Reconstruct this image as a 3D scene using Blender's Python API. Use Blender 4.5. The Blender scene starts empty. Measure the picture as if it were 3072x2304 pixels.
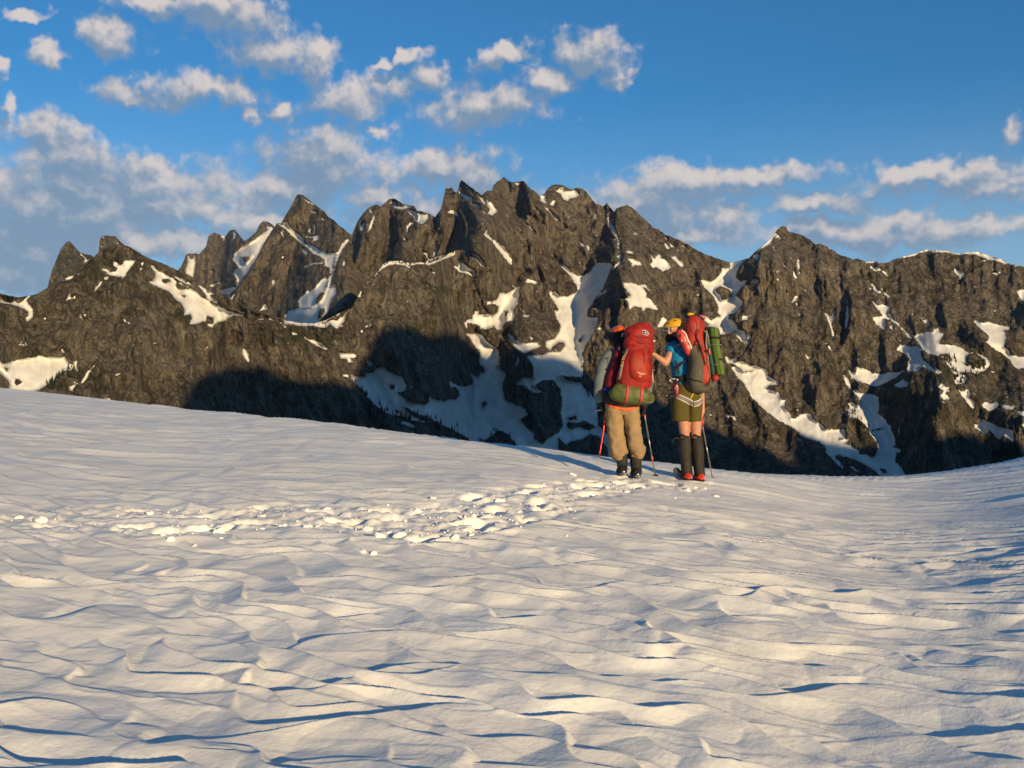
import bpy, bmesh, math, random
import numpy as np
from mathutils import Vector, Matrix, Euler

R = math.radians
sc = bpy.context.scene
col = sc.collection
random.seed(7)

# ------------------------------------------------------------ camera
EYE = 1.5
F = 3072.0
PITCH = math.atan((1152 - 1290) / F)
cam_d = bpy.data.cameras.new("camera"); cam = bpy.data.objects.new("camera", cam_d); col.objects.link(cam)
cam_d.sensor_width = 36; cam_d.lens = 36; cam_d.clip_start = 0.05; cam_d.clip_end = 60000
cam.location = (0, 0, EYE); cam.rotation_euler = (math.pi / 2 - PITCH, 0, 0)
sc.camera = cam
sc.render.resolution_x = 1024; sc.render.resolution_y = 768

# ------------------------------------------------------------ light
SUN_AZ = R(28)      # the sun stands behind the camera, to the right
SUN_EL = R(8.5)
S_DIR = Vector((math.sin(SUN_AZ) * math.cos(SUN_EL), -math.cos(SUN_AZ) * math.cos(SUN_EL), math.sin(SUN_EL)))
sun_d = bpy.data.lights.new("sun", 'SUN'); sun = bpy.data.objects.new("sun", sun_d); col.objects.link(sun)
sun_d.energy = 5.0; sun_d.angle = R(0.53); sun_d.color = (1.0, 0.755, 0.42)
sun.rotation_euler = S_DIR.to_track_quat('Z', 'Y').to_euler()
sun.location = (30, -40, 60)
SKY_STRENGTH = 0.086
SKY_TINT = (0.30, 0.88, 1.26)

sc.view_settings.view_transform = 'Standard'; sc.view_settings.look = 'None'
sc.view_settings.exposure = 0.46; sc.view_settings.gamma = 1.0; sc.view_settings.use_curve_mapping = False
sc.cycles.max_bounces = 6; sc.cycles.diffuse_bounces = 3; sc.cycles.glossy_bounces = 2
sc.cycles.use_denoising = True

# ------------------------------------------------------------ picture point -> direction (only used to survey the place)
def ray(px, py):
    px = np.asarray(px, float); py = np.asarray(py, float)
    x = (px - 1536) / F; u = (1152 - py) / F
    c, s = math.cos(PITCH), math.sin(PITCH)
    Y = c + u * s; Z = u * c - s; X = x + 0 * u
    h = np.sqrt(X * X + Y * Y)
    return X / h, Y / h, Z / h          # unit horizontal bearing, tangent of elevation

# ------------------------------------------------------------ world: sky with clouds
world = bpy.data.worlds.new("World"); sc.world = world; world.use_nodes = True
world.cycles.sampling_method = 'MANUAL'; world.cycles.sample_map_resolution = 256
wt = world.node_tree; wt.nodes.clear()

class G:
    """short-hand for building node trees"""
    def __init__(s, t): s.t = t
    def n(s, kind, **kw):
        nd = s.t.nodes.new(kind)
        for k, v in kw.items(): setattr(nd, k, v)
        return nd
    def lk(s, a, b): s.t.links.new(a, b)
    def _in(s, sock, v):
        if isinstance(v, bpy.types.NodeSocket): s.lk(v, sock)
        elif v is not None: sock.default_value = v
    def math(s, op, a, b=None, c=None, clamp=False):
        nd = s.n('ShaderNodeMath', operation=op, use_clamp=clamp)
        for i, v in enumerate((a, b, c)):
            if v is not None: s._in(nd.inputs[i], v)
        return nd.outputs[0]
    def vmath(s, op, a, b=None, scale=None):
        nd = s.n('ShaderNodeVectorMath', operation=op)
        s._in(nd.inputs[0], a)
        if b is not None: s._in(nd.inputs[1], b)
        if scale is not None: s._in(nd.inputs['Scale'], scale)
        return nd.outputs['Value'] if op in ('LENGTH', 'DOT_PRODUCT', 'DISTANCE') else nd.outputs[0]
    def mix(s, f, a, b):
        nd = s.n('ShaderNodeMix', data_type='RGBA')
        s._in(nd.inputs[0], f); s._in(nd.inputs[6], a); s._in(nd.inputs[7], b)
        return nd.outputs[2]
    def noise(s, vec, scale, detail=4, rough=0.55, out='Fac', dist=0.0):
        nd = s.n('ShaderNodeTexNoise')
        s._in(nd.inputs['Vector'], vec); nd.inputs['Scale'].default_value = scale
        nd.inputs['Detail'].default_value = detail; nd.inputs['Roughness'].default_value = rough
        nd.inputs['Distortion'].default_value = dist
        return nd.outputs[out]
    def ramp(s, f, a, b, lo=0.0, hi=1.0):
        nd = s.n('ShaderNodeMapRange', interpolation_type='SMOOTHSTEP')
        s._in(nd.inputs[0], f); nd.inputs[1].default_value = a; nd.inputs[2].default_value = b
        nd.inputs[3].default_value = lo; nd.inputs[4].default_value = hi
        return nd.outputs[0]
    def xyz(s, x, y, z=0.0):
        nd = s.n('ShaderNodeCombineXYZ')
        s._in(nd.inputs[0], x); s._in(nd.inputs[1], y); s._in(nd.inputs[2], z)
        return nd.outputs[0]

def deg(px, py):
    X, Y, t = ray(px, py)
    return math.degrees(math.atan2(X, Y)), math.degrees(math.atan(t))

# centre x, y, half width, half height (surveyed in the 2212 px view), tilt in degrees
CLOUDS = [(150,450,300,80,0),(90,545,230,60,0),(640,400,120,40,10),(120,470,230,50,0),(330,430,190,46,0),(180,400,150,36,-10),(560,470,140,30,0),(100,560,160,36,0),(1050,236,120,34,-5),(1000,370,120,34,0),(228,70,62,30,0),(102,108,36,20,10),(330,12,85,18,0),(510,45,110,36,-6),(470,25,60,22,0),(580,105,100,34,-8),(684,135,48,44,0),
 (285,186,66,26,-8),(450,190,110,30,9),(85,272,84,34,8),(150,325,130,44,-10),(330,395,190,48,0),(55,440,130,56,0),
 (235,445,220,44,0),(425,450,110,30,0),(775,205,118,38,12),(538,248,28,16,-15),(606,250,30,15,5),(836,272,38,20,-15),(700,345,150,56,6),
 (960,362,128,38,3),(1050,232,150,38,-5),(1090,126,78,20,10),(1275,112,95,38,-22),(1180,172,68,26,5),(1345,148,42,14,25),
 (925,150,44,24,-15),(860,122,70,12,10),(18,218,18,22,0),(2,140,18,14,0),(1480,395,210,34,4),(1640,378,140,17,2),(1380,430,150,34,0),
 (1560,470,100,32,0),(2010,385,180,26,4),(2150,402,90,24,0),(1880,500,330,30,0),(2190,290,24,28,0),(90,520,150,28,0),
 (50,590,110,32,0),(600,410,130,30,10),(820,425,120,26,6),(60,30,40,10,12),(1180,470,500,50,0),(1480,505,120,20,0),(300,520,330,34,0),(2120,480,120,24,0),(1760,440,110,20,0)]
grp = bpy.data.node_groups.new("cloud_cover", 'ShaderNodeTree')
grp.interface.new_socket("Vector", in_out='INPUT', socket_type='NodeSocketVector')
grp.interface.new_socket("Cover", in_out='OUTPUT', socket_type='NodeSocketFloat')
g = G(grp); gi = g.n('NodeGroupInput'); go = g.n('NodeGroupOutput')
gv = gi.outputs[0]
w1 = g.noise(gv, 0.22, 2, 0.6, 'Color')
wv = g.vmath('SCALE', g.vmath('SUBTRACT', w1, (0.5, 0.5, 0.5)), scale=2.2)
w2 = g.noise(gv, 0.9, 2, 0.6, 'Color')
wv2 = g.vmath('SCALE', g.vmath('SUBTRACT', w2, (0.5, 0.5, 0.5)), scale=1.7)
pv = g.vmath('ADD', g.vmath('ADD', gv, wv), wv2)
acc = 3.0
rot = {}
for tl in (0, 18, -18):
    c_, s_ = math.cos(R(tl)), math.sin(R(tl))
    sx = g.n('ShaderNodeSeparateXYZ')
    g.lk(g.xyz(g.vmath('DOT_PRODUCT', pv, (c_, s_, 0)), g.vmath('DOT_PRODUCT', pv, (-s_, c_, 0))), sx.inputs[0])
    rot[tl] = (sx, c_, s_)
for cx, cy, rx, ry, tl in CLOUDS:
    k = 3072 / 2212
    a0, e0 = deg(cx * k, cy * k); pxdeg = 53.13 / 3072 * k
    sx, c_, s_ = rot[18 if tl > 9 else -18 if tl < -9 else 0]
    ax, ay = 1 / (rx * pxdeg * 1.35), 1 / (ry * pxdeg * 1.65)
    nd = g.n('ShaderNodeVectorMath', operation='MULTIPLY_ADD')
    g.lk(g.xyz(sx.outputs[0], sx.outputs[1], acc), nd.inputs[0]); nd.inputs[1].default_value = (ax, ay, 0)
    nd.inputs[2].default_value = (-(c_ * a0 + s_ * e0) * ax, -(-s_ * a0 + c_ * e0) * ay, 0)
    acc = g.math('SMOOTH_MIN', acc, g.vmath('LENGTH', nd.outputs[0]), 0.25)
acc = g.math('SUBTRACT', 1.0, acc)
# clouds of the same sort round the rest of the sky
sep = g.n('ShaderNodeSeparateXYZ'); g.lk(gv, sep.inputs[0])
oth = g.noise(g.vmath('MULTIPLY', gv, (1, 2.6, 1)), 0.085, 4, 0.55)
oth = g.math('SUBTRACT', g.math('MULTIPLY', oth, 3.0), 1.75)
oth = g.math('ADD', oth, g.ramp(sep.outputs[1], 2.0, 11.0, 0.35, 0.0))
outf = g.ramp(g.math('ABSOLUTE', sep.outputs[0]), 27.0, 36.0, -3.0, 0.0)
acc = g.math('MAXIMUM', acc, g.math('ADD', oth, outf))
acc = g.math('MAXIMUM', acc, -1.5)
n3 = g.noise(gv, 0.60, 7, 0.62)
acc = g.math('ADD', acc, g.math('MULTIPLY', g.math('SUBTRACT', n3, 0.5), 1.75))
g.lk(acc, go.inputs[0])

g = G(wt)
tc = g.n('ShaderNodeTexCoord')
sp = g.n('ShaderNodeSeparateXYZ'); g.lk(tc.outputs['Generated'], sp.inputs[0])
az = g.math('DEGREES', g.math('ARCTAN2', sp.outputs[0], sp.outputs[1]))
el = g.math('DEGREES', g.math('ARCSINE', g.math('MINIMUM', g.math('MAXIMUM', sp.outputs[2], -1.0), 1.0)))
vec = g.xyz(az, el)
gn1 = g.n('ShaderNodeGroup'); gn1.node_tree = grp; g.lk(vec, gn1.inputs[0])
gn2 = g.n('ShaderNodeGroup'); gn2.node_tree = grp; g.lk(g.vmath('ADD', vec, (0.3, 0.75, 0)), gn2.inputs[0])
cov = g.ramp(gn1.outputs[0], -0.06, 0.62)
hor = g.ramp(el, 3.0, 17.0, 1.0, 0.0)
big = g.noise(vec, 0.16, 3, .5)
litf = g.math('ADD', g.math('SUBTRACT', gn1.outputs[0], gn2.outputs[0]), g.math('MULTIPLY', g.math('SUBTRACT', big, .52), 1.7))
litf = g.ramp(litf, -0.30, 0.85)
sky = g.n('ShaderNodeTexSky', sky_type='NISHITA'); sky.sun_disc = False
sky.sun_elevation = SUN_EL; sky.sun_rotation = math.pi - SUN_AZ
sky.altitude = 1800; sky.air_density = 1.0; sky.dust_density = 0.3; sky.ozone_density = 1.6
skc = g.n('ShaderNodeMix', data_type='RGBA', blend_type='MULTIPLY'); skc.inputs[0].default_value = 1
g.lk(sky.outputs[0], skc.inputs[6]); skc.inputs[7].default_value = (*SKY_TINT, 1)
CL_LIT = (6.2, 5.5, 5.1, 1); CL_DARK = (1.7, 2.5, 3.6, 1)
cl = g.mix(litf, CL_DARK, CL_LIT)
cl = g.mix(g.math('MULTIPLY', hor, 0.30), cl, (2.4, 3.2, 4.2, 1))
veil = g.math('MULTIPLY', g.ramp(el, 3.0, 19.0, 1.0, 0.0), g.ramp(g.noise(g.vmath('MULTIPLY', vec, (1, 3, 1)), .14, 4, .6), .2, .7, .62, .95))
base = g.mix(veil, skc.outputs[2], (2.8, 4.1, 5.2, 1))
fin = g.mix(g.math('MULTIPLY', cov, 0.92), base, cl)
bg = g.n('ShaderNodeBackground'); g.lk(fin, bg.inputs[0]); bg.inputs[1].default_value = SKY_STRENGTH
wo = g.n('ShaderNodeOutputWorld'); g.lk(bg.outputs[0], wo.inputs[0])

# ------------------------------------------------------------ numpy noise
def _hash(ix, iy, seed):
    h = (ix.astype(np.int64) * 374761393 + iy.astype(np.int64) * 668265263 + seed * 974711) & 0xFFFFFFFF
    h = ((h ^ (h >> 13)) * 1274126177) & 0xFFFFFFFF
    return (h ^ (h >> 16)) & 0xFFFFFFFF

def perlin(x, y, seed=0):
    x = np.asarray(x, float); y = np.asarray(y, float)
    ix = np.floor(x); iy = np.floor(y); fx = x - ix; fy = y - iy
    u = fx * fx * fx * (fx * (fx * 6 - 15) + 10); v = fy * fy * fy * (fy * (fy * 6 - 15) + 10)
    def gd(dx, dy):
        a = _hash(ix + dx, iy + dy, seed) * (2 * math.pi / 4294967296.0)
        return np.cos(a) * (fx - dx) + np.sin(a) * (fy - dy)
    a = gd(0, 0); b = gd(1, 0); c = gd(0, 1); d = gd(1, 1)
    return (a + (b - a) * u + (c - a) * v + (a - b - c + d) * u * v) * 1.5

def fbm(x, y, o=4, seed=0, gain=0.5):
    s = 0; a = 1
    for i in range(o):
        s = s + a * perlin(x, y, seed + i * 17); a *= gain; x = x * 2.03 + 11.3; y = y * 2.03 - 7.1
    return s

def ridged(x, y, o=4, seed=0, gain=0.5):
    s = 0; a = 1
    for i in range(o):
        s = s + a * (1 - 2.0 * np.abs(perlin(x, y, seed + i * 17))); a *= gain; x = x * 2.03 + 5.3; y = y * 2.03 - 3.7
    return s

def sstep(a, b, x):
    t = np.clip((x - a) / (b - a), 0, 1); return t * t * (3 - 2 * t)

def blur(a, n, axis):
    k = np.exp(-0.5 * (np.arange(-3 * n, 3 * n + 1) / n) ** 2); k /= k.sum()
    p = [(0, 0), (0, 0)]; p[axis] = (3 * n, 3 * n)
    b = np.pad(a, p, mode='edge')
    o = np.zeros_like(a)
    for i, w in enumerate(k):
        o += w * (b[i:i + a.shape[0]] if axis == 0 else b[:, i:i + a.shape[1]])
    return o

# ------------------------------------------------------------ objects, tags
def tag(o, label=None, cat=None, group=None, kind=None):
    if label: o['label'] = label
    if cat: o['category'] = cat
    if group: o['group'] = group
    if kind: o['kind'] = kind
    return o

def grid_mesh(name, V, mat, attrs=None, smooth=True):
    """V: rows x cols x 3 array of points -> one mesh object"""
    nr, nc, _ = V.shape
    me = bpy.data.meshes.new(name)
    idx = np.arange(nr * nc).reshape(nr, nc)
    q = np.stack([idx[:-1, :-1], idx[:-1, 1:], idx[1:, 1:], idx[1:, :-1]], -1).reshape(-1, 4)
    me.vertices.add(nr * nc); me.vertices.foreach_set('co', V.reshape(-1).astype(np.float32))
    me.loops.add(q.size); me.loops.foreach_set('vertex_index', q.reshape(-1).astype(np.int32))
    me.polygons.add(len(q)); me.polygons.foreach_set('loop_start', np.arange(0, q.size, 4, dtype=np.int32))
    me.polygons.foreach_set('loop_total', np.full(len(q), 4, dtype=np.int32))
    me.polygons.foreach_set('use_smooth', np.full(len(q), smooth, dtype=bool))
    me.update(calc_edges=True)
    for k, v in (attrs or {}).items():
        at = me.attributes.new(k, 'FLOAT', 'POINT'); at.data.foreach_set('value', v.reshape(-1).astype(np.float32))
    me.materials.append(mat)
    o = bpy.data.objects.new(name, me); col.objects.link(o)
    return o

def new_mat(name):
    m = bpy.data.materials.new(name); m.use_nodes = True
    m.node_tree.nodes.clear()
    g = G(m.node_tree)
    out = g.n('ShaderNodeOutputMaterial'); b = g.n('ShaderNodeBsdfPrincipled')
    g.lk(b.outputs[0], out.inputs[0])
    return m, g, b
# ------------------------------------------------------------ the survey of the mountains
TILES = {'A': (0, 640, .34720), 'B': (768, 520, .34720), 'C': (768, 860, .34720), 'D': (1440, 520, .34720),
         'E': (2060, 660, .28933), 'F': (2432, 700, .28933), 'G': (2060, 1000, .28933), 'H': (2432, 1000, .28933), 'I': (900, 500, .54260)}
def T(t, s):
    x0, y0, k = TILES[t]
    a = np.array([float(v) for v in s.replace(';', ',').split(',')]).reshape(-1, 2)
    return np.column_stack([x0 + a[:, 0] * k, y0 + a[:, 1] * k])

# snowfields ('S') and rock showing in them ('R'), in order
SNOW = [
('S','A','0,710;60,725;160,745;240,715;300,705;260,720;230,745;245,785;290,825;290,890;265,915;235,935;218,910;245,880;240,850;210,830;150,805;80,785;0,775'),
('S','A','880,475;930,480;960,505;1000,500;1010,470;975,450;985,420;1010,415;1030,440;1030,460;1060,440;1060,415;1090,400;1170,412;1130,470;1085,540;1060,572;1045,550;1000,548;950,535;920,520;905,505;880,490'),
('S','A','900,545;940,545;935,575;900,575'),('S','A','880,585;875,620;845,650;815,680;820,640;850,610'),
('S','A','605,685;605,725;630,725;650,705;655,740;635,740;610,740;575,758;570,745;585,720'),
('S','A','1215,425;1250,415;1240,450;1215,500;1215,530;1195,545;1200,520;1220,470'),
('S','A','1300,435;1330,460;1380,500;1420,525;1500,570;1620,630;1700,680;1740,720;1850,790;2000,850;2080,870;2212,900;2212,930;2100,890;2020,880;1980,900;1960,930;1880,945;1850,965;1842,992;1830,985;1790,970;1790,955;1830,945;1760,935;1690,955;1640,960;1655,900;1640,870;1600,885;1585,880;1595,830;1570,780;1540,760;1510,730;1460,675;1370,640;1300,610;1250,590;1320,585;1340,555;1340,510;1310,470'),
('R','A','1410,570;1450,565;1480,585;1430,600;1405,590'),('R','A','1530,605;1580,620;1640,655;1560,655;1515,625'),('R','A','1560,700;1610,715;1590,730'),('R','A','1790,880;1850,910;1840,960;1780,930'),
('S','A','1490,535;1560,560;1640,600;1670,625;1600,610;1530,570'),('S','A','1720,625;1760,640;1810,670;1860,700;1820,710;1880,760;1895,785;1850,770;1790,730;1750,670'),
('S','A','2030,805;2090,830;2160,855;2212,870;2212,892;2160,872;2090,850'),
('S','A','0,1265;30,1300;80,1290;130,1270;220,1250;290,1240;350,1230;430,1240;500,1245;560,1235;590,1290;630,1310;640,1285;670,1265;665,1310;678,1370;640,1345;600,1355;540,1365;505,1390;510,1430;470,1440;400,1490;330,1530;200,1560;60,1560;80,1490;75,1450;30,1410;0,1380;-300,1330;-300,1240'),
('R','A','30,1325;70,1340;60,1360'),('R','A','130,1440;170,1430;190,1460;150,1485;125,1465'),
('S','A','520,1175;545,1165;565,1210;535,1205'),('S','A','835,1285;820,1320;790,1355;770,1380;765,1410;720,1475;680,1475;720,1425;740,1385;790,1330'),
('S','A','590,1495;655,1480;630,1545;600,1530'),('S','A','905,1590;955,1600;950,1630;905,1610'),('S','A','990,1395;1050,1372;1045,1388;990,1408'),
('S','A','2110,1160;2140,1210;2160,1270;2150,1300;2120,1260;2090,1210;2090,1170'),('S','A','1065,905;1085,925;1130,950;1140,900;1145,915;1125,960;1070,935'),
('S','A','1085,1340;1105,1340;1105,1355;1085,1355'),('S','A','375,905;395,903;395,918;378,918'),('S','A','500,870;525,885;515,892'),('S','A','545,905;560,910;555,922'),('S','A','955,1120;975,1118;972,1132'),('S','A','1770,1175;1800,1150;1795,1165;1775,1182'),
('S','A','690,335;720,355;790,375;770,405;740,430;720,430;735,390;700,365'),('S','A','540,580;600,540;640,535;620,570'),('S','A','885,195;930,195;920,210;880,215'),
('S','A','1010,240;1030,270;1010,275'),('S','A','870,280;900,290;880,300'),('S','A','1625,350;1690,350;1690,450;1670,560;1600,520;1600,480;1620,430'),
('S','A','2090,290;2140,260;2212,215;2290,160;2340,120;2372,115;2300,230;2212,400;2150,500;2100,560;2050,640;1980,700;1920,690;1900,660;2050,630;2050,580;2010,500;2060,460;2010,400;2030,340'),
('R','A','2090,380;2170,370;2120,430'),('R','A','2120,250;2150,260;2110,275'),('R','A','2190,175;2240,150;2225,190;2195,215'),
('S','A','1800,625;1850,605;1940,580;1930,600;1880,610;1840,640'),('S','A','1900,185;1950,190;1940,240;1915,210'),('S','A','2010,150;2050,150;2045,200;2010,240;2020,190'),('S','A','1745,320;1775,320;1760,335'),('S','A','1810,495;1840,500;1830,525'),
('S','A','1990,720;2030,690;2040,700;2000,750'),('S','A','2095,770;2125,790;2120,805'),
('S','B','185,435;270,418;290,460;340,510;400,545;420,600;500,630;560,670;620,690;710,682;690,730;670,800;650,890;640,860;640,820;595,800;590,745;540,710;500,700;430,630;370,590;310,540;260,490'),
('S','B','200,490;245,490;245,560;225,540'),('S','B','395,635;450,670;445,710;405,680'),
('S','B','575,910;630,905;600,990;595,1030;560,1030;520,1080;520,1110;530,1130;480,1160;375,1165;370,1120;362,1100;400,1060;440,1020;500,1000;530,960'),
('S','B','815,575;760,640;720,720;690,800;660,900;650,970;690,990;690,1040;650,1100;620,1200;560,1270;510,1320;400,1320;250,1300;240,1260;265,1190;370,1165;480,1155;560,1100;590,1040;620,960;630,900;655,880;680,800;700,690;740,620;780,570'),
('R','B','560,1165;590,1160;595,1200;550,1260;535,1250;545,1200'),
('S','B','400,200;450,225;505,275;490,272;430,240'),('S','B','475,318;535,335;525,347;480,337'),('S','B','455,475;480,480;470,520;455,510'),('S','B','505,440;515,470;505,530;492,530'),('S','B','420,540;460,545;550,540;540,580;480,590;500,560;430,555'),
('S','B','555,375;595,405;580,412'),('S','B','630,465;660,485;640,485'),
('S','B','30,1190;80,1120;100,1150;110,1175'),('S','B','120,935;165,910;165,950;125,1000;145,950'),('S','B','410,805;500,770;575,768;585,780;500,785;430,812'),('S','B','90,455;150,465;130,490;90,475'),('S','B','50,410;95,408;80,425'),('S','B','220,720;250,715;225,745'),
('S','B','1150,260;1190,220;1230,260;1340,285;1330,295;1250,315;1200,300;1180,265'),('S','B','1320,315;1390,330;1395,400;1370,415;1365,380;1320,340'),('S','B','1395,335;1490,345;1490,390;1440,440;1380,420;1400,390'),
('S','B','1330,420;1370,425;1320,470;1305,520;1295,470'),('S','B','1280,540;1300,580;1275,575'),('S','B','915,425;940,430;935,480;915,500;900,480'),('S','B','1015,370;1032,370;1005,470;965,510;980,450'),
('S','B','850,545;862,560;840,600;820,590'),('S','B','980,310;1010,330;1005,350;985,340'),('S','B','762,740;775,780;760,812;745,790'),
('S','B','970,930;1040,860;1100,780;1150,755;1270,755;1330,775;1450,765;1560,720;1650,700;1722,665;1720,710;1650,735;1590,755;1560,775;1500,795;1440,785;1400,780;1340,800;1330,825;1280,795;1200,790;1140,800;1110,820;1060,850;1020,900;960,960'),
('S','B','900,1015;920,1020;902,1070;880,1070'),('S','B','820,1165;780,1220;770,1270;740,1310;780,1325;720,1325;710,1355;680,1335;640,1295;610,1335;500,1325;380,1300;510,1292;600,1268;720,1208'),
('S','B','0,1220;50,1220;60,1265;0,1270'),('S','B','60,1225;160,1265;155,1280;60,1245'),('S','B','200,1275;300,1360;240,1330'),('S','B','305,1370;380,1395;320,1395'),('S','B','400,1392;450,1425;560,1460;632,1525;590,1522;500,1480;420,1425'),
('S','B','710,1545;800,1555;820,1550;870,1570;860,1600;820,1600;840,1630;800,1640;780,1600;740,1600'),('S','B','935,1325;1000,1300;995,1318;945,1335'),('S','B','900,1355;925,1355;925,1380;905,1380'),
('S','B','1465,815;1560,868;1520,860'),('S','B','1755,735;1790,780;1890,845;1890,905;1850,880;1750,850;1700,805;1750,800;1745,760'),('S','B','1790,655;1850,685;1920,705;1980,815;1950,800;1900,750;1800,695'),
('S','B','1745,140;1790,175;1880,215;1870,230;1800,230;1750,180'),('S','B','1860,250;1925,270;1940,320;1900,290;1870,270'),('S','B','1815,110;1870,145;1860,160;1820,130'),('S','B','1925,190;1960,200;1990,265;1970,270;1930,215'),
('S','B','1995,235;2030,250;2090,330;2040,365;2000,350;2020,310;2000,280'),('S','B','1680,310;1720,330;1785,390;1740,380;1700,350;1655,345'),('S','B','1945,315;1985,325;1985,355;1960,340'),('S','B','1440,680;1480,690;1502,745;1480,730'),
('S','B','1552,590;1565,640;1552,725;1530,725;1545,650'),('S','B','1950,520;1985,505;2070,590;2140,625;2212,740;2212,800;2160,750;2090,660;2040,590'),('S','B','1975,480;2000,505;1980,505'),('S','B','1530,990;1550,1000;1545,1010'),('S','B','1685,935;1702,945;1690,952'),('S','B','1225,1100;1240,1110;1230,1118'),('S','B','1045,1145;1060,1155;1050,1160'),
('S','C','1995,125;2050,120;2080,105;2110,50;2212,55;2212,200;2150,290;2090,380;2060,345;2030,360;1980,372;1920,335;1830,310;1820,365;1795,310;1830,285;1870,280;1870,250;1895,210;1920,210;1925,240;2040,240;2070,255;2100,190;2090,150;1995,155'),
('S','C','825,760;870,775;940,780;945,745;1000,745;1030,715;1090,690;1130,720;1200,760;1260,780;1300,840;1290,900;1240,910;1215,915;1280,950;1300,985;1370,1005;1460,1020;1490,1000;1500,950;1560,975;1640,990;1660,970;1720,980;1757,940;1750,900;1720,870;1680,870;1660,800;1700,830;1740,850;1800,865;1870,840;1870,790;1840,740;1920,780;1940,740;1990,725;1920,640;1950,600;1950,580;1880,500;1840,430;1800,405;1950,410;1990,470;2090,540;2100,590;2130,625;2080,695;2120,705;2150,740;2130,830;2150,930;2150,990;2212,1020;2212,1290;2150,1260;2100,1240;2030,1300;1980,1345;1930,1310;1930,1370;1890,1365;1800,1290;1700,1240;1600,1190;1500,1130;1400,1100;1310,1050;1260,1030;1330,1090;1400,1140;1500,1170;1460,1170;1380,1160;1330,1150;1250,1120;1170,1105;1100,1080;1020,1010;980,970;930,900;870,850;820,800'),
('R','C','1155,850;1195,850;1195,890;1160,880'),('R','C','1950,1000;1990,990;2020,1020;1980,1030;1960,1060'),('R','C','1960,600;1985,605;1980,630'),('R','C','1200,1065;1250,1080;1225,1085'),
('S','C','740,755;800,760;805,790;750,775'),('S','C','960,640;1010,645;1010,680;990,700;970,670'),('S','C','1260,1160;1370,1190;1380,1230;1420,1240;1360,1225;1250,1178'),('S','C','50,1140;90,1150;130,1130;155,1165;100,1175;40,1160'),('S','C','1330,860;1355,855;1345,885'),('S','C','1460,1250;1490,1255;1470,1265'),
('S','I','1020,1110;1100,1060;1250,1060;1270,1040;1330,1040;1400,1035;1480,1060;1560,1090;1565,1165;1600,1190;1610,1260;1640,1290;1650,1430;1720,1500;1720,1640;1400,1640;1150,1560;1100,1500;1060,1500;1030,1300'),
('R','I','1145,955;1180,980;1230,1020;1290,1100;1290,1165;1230,1160;1195,1205;1240,1210;1290,1250;1350,1250;1300,1210;1340,1180;1400,1180;1440,1230;1450,1300;1440,1360;1455,1430;1430,1470;1370,1500;1340,1535;1300,1510;1290,1470;1250,1440;1220,1400;1260,1370;1240,1330;1180,1310;1130,1290;1120,1200;1140,1150;1110,1110;1090,1100;1110,1050;1110,990'),
('R','I','1480,1390;1530,1375;1530,1395;1490,1398'),('R','I','1480,1410;1540,1420;1570,1405;1640,1440;1600,1455;1540,1440;1500,1455;1475,1440'),('R','I','1430,1500;1470,1540;1500,1520;1560,1510;1600,1480;1650,1490;1700,1560;1700,1640;1430,1590'),
('R','I','990,1530;1060,1490;1100,1455;1150,1480;1210,1555;1150,1600;1000,1560'),('R','I','1450,1155;1560,1165;1600,1190;1600,1270;1560,1200;1470,1180'),
('S','D','610,685;680,760;760,820;820,870;850,885;900,880;960,840;1000,780;1020,770;1140,775;1145,800;1110,880;1080,960;1060,1000;1000,1080;965,1140;930,1180;930,1240;980,1250;1030,1240;1000,1330;960,1420;920,1480;880,1560;900,1620;870,1700;700,1700;560,1600;540,1590;500,1610;560,1560;600,1540;690,1540;740,1490;730,1460;690,1460;640,1490;610,1530;570,1500;570,1450;640,1430;680,1380;700,1320;660,1250;640,1180;680,1180;640,1110;600,1060;600,1015;650,1020;690,1060;760,1060;840,1020;840,980;790,900;740,850;680,780'),
('R','D','850,1440;885,1410;870,1460;852,1462'),
('S','D','60,1105;120,1100;150,1080;180,1040;250,1025;310,990;350,980;340,1010;340,1060;330,1120;290,1180;240,1260;190,1340;150,1355;130,1310;60,1345;0,1340;0,1225;70,1215;120,1225;160,1190;160,1150;120,1130;60,1130'),
('R','D','215,1190;250,1190;225,1250'),('S','D','330,1110;290,1185;300,1240;290,1275;225,1280;270,1200'),('S','D','340,1160;380,1190;390,1220;430,1230;420,1250;375,1240;380,1200'),('S','D','410,905;450,920;510,935;490,960;390,945'),
('S','D','235,1380;280,1400;310,1440;360,1460;400,1470;500,1455;530,1490;500,1510;440,1530;390,1560;350,1540;300,1500;260,1430'),('S','D','430,1395;465,1430;440,1450'),('S','D','0,1385;50,1440;60,1500;130,1520;160,1590;170,1659;0,1659'),('S','D','275,1500;310,1560;340,1600;330,1659;305,1659;320,1590'),
('S','D','1240,945;1300,940;1370,965;1430,960;1480,1020;1430,990;1400,985;1445,1040;1430,1060;1490,1100;1540,1180;1510,1180;1450,1160;1410,1195;1390,1160;1330,1150;1290,1185;1280,1110;1255,1090;1300,1050;1270,1020;1245,980'),
('S','D','1480,700;1500,740;1550,690;1570,730;1620,760;1655,820;1580,850;1520,810;1500,825;1465,790;1490,760'),('S','D','1640,715;1690,715;1720,745;1770,800;1740,815;1700,770;1650,730'),('S','D','1270,740;1310,735;1395,770;1395,800;1340,795;1310,815;1310,780'),('S','D','1265,665;1345,680;1320,697;1270,690'),
('S','D','1105,355;1125,420;1170,480;1190,550;1212,600;1210,660;1190,640;1190,590;1170,540;1110,450;1100,400'),('S','D','1155,560;1180,570;1170,592'),('S','D','1215,750;1220,780;1155,835;1170,790'),('S','D','1180,720;1225,700;1215,742'),('S','D','1095,1000;1095,1035;1040,1060;1010,1090;1040,1030'),
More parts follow.
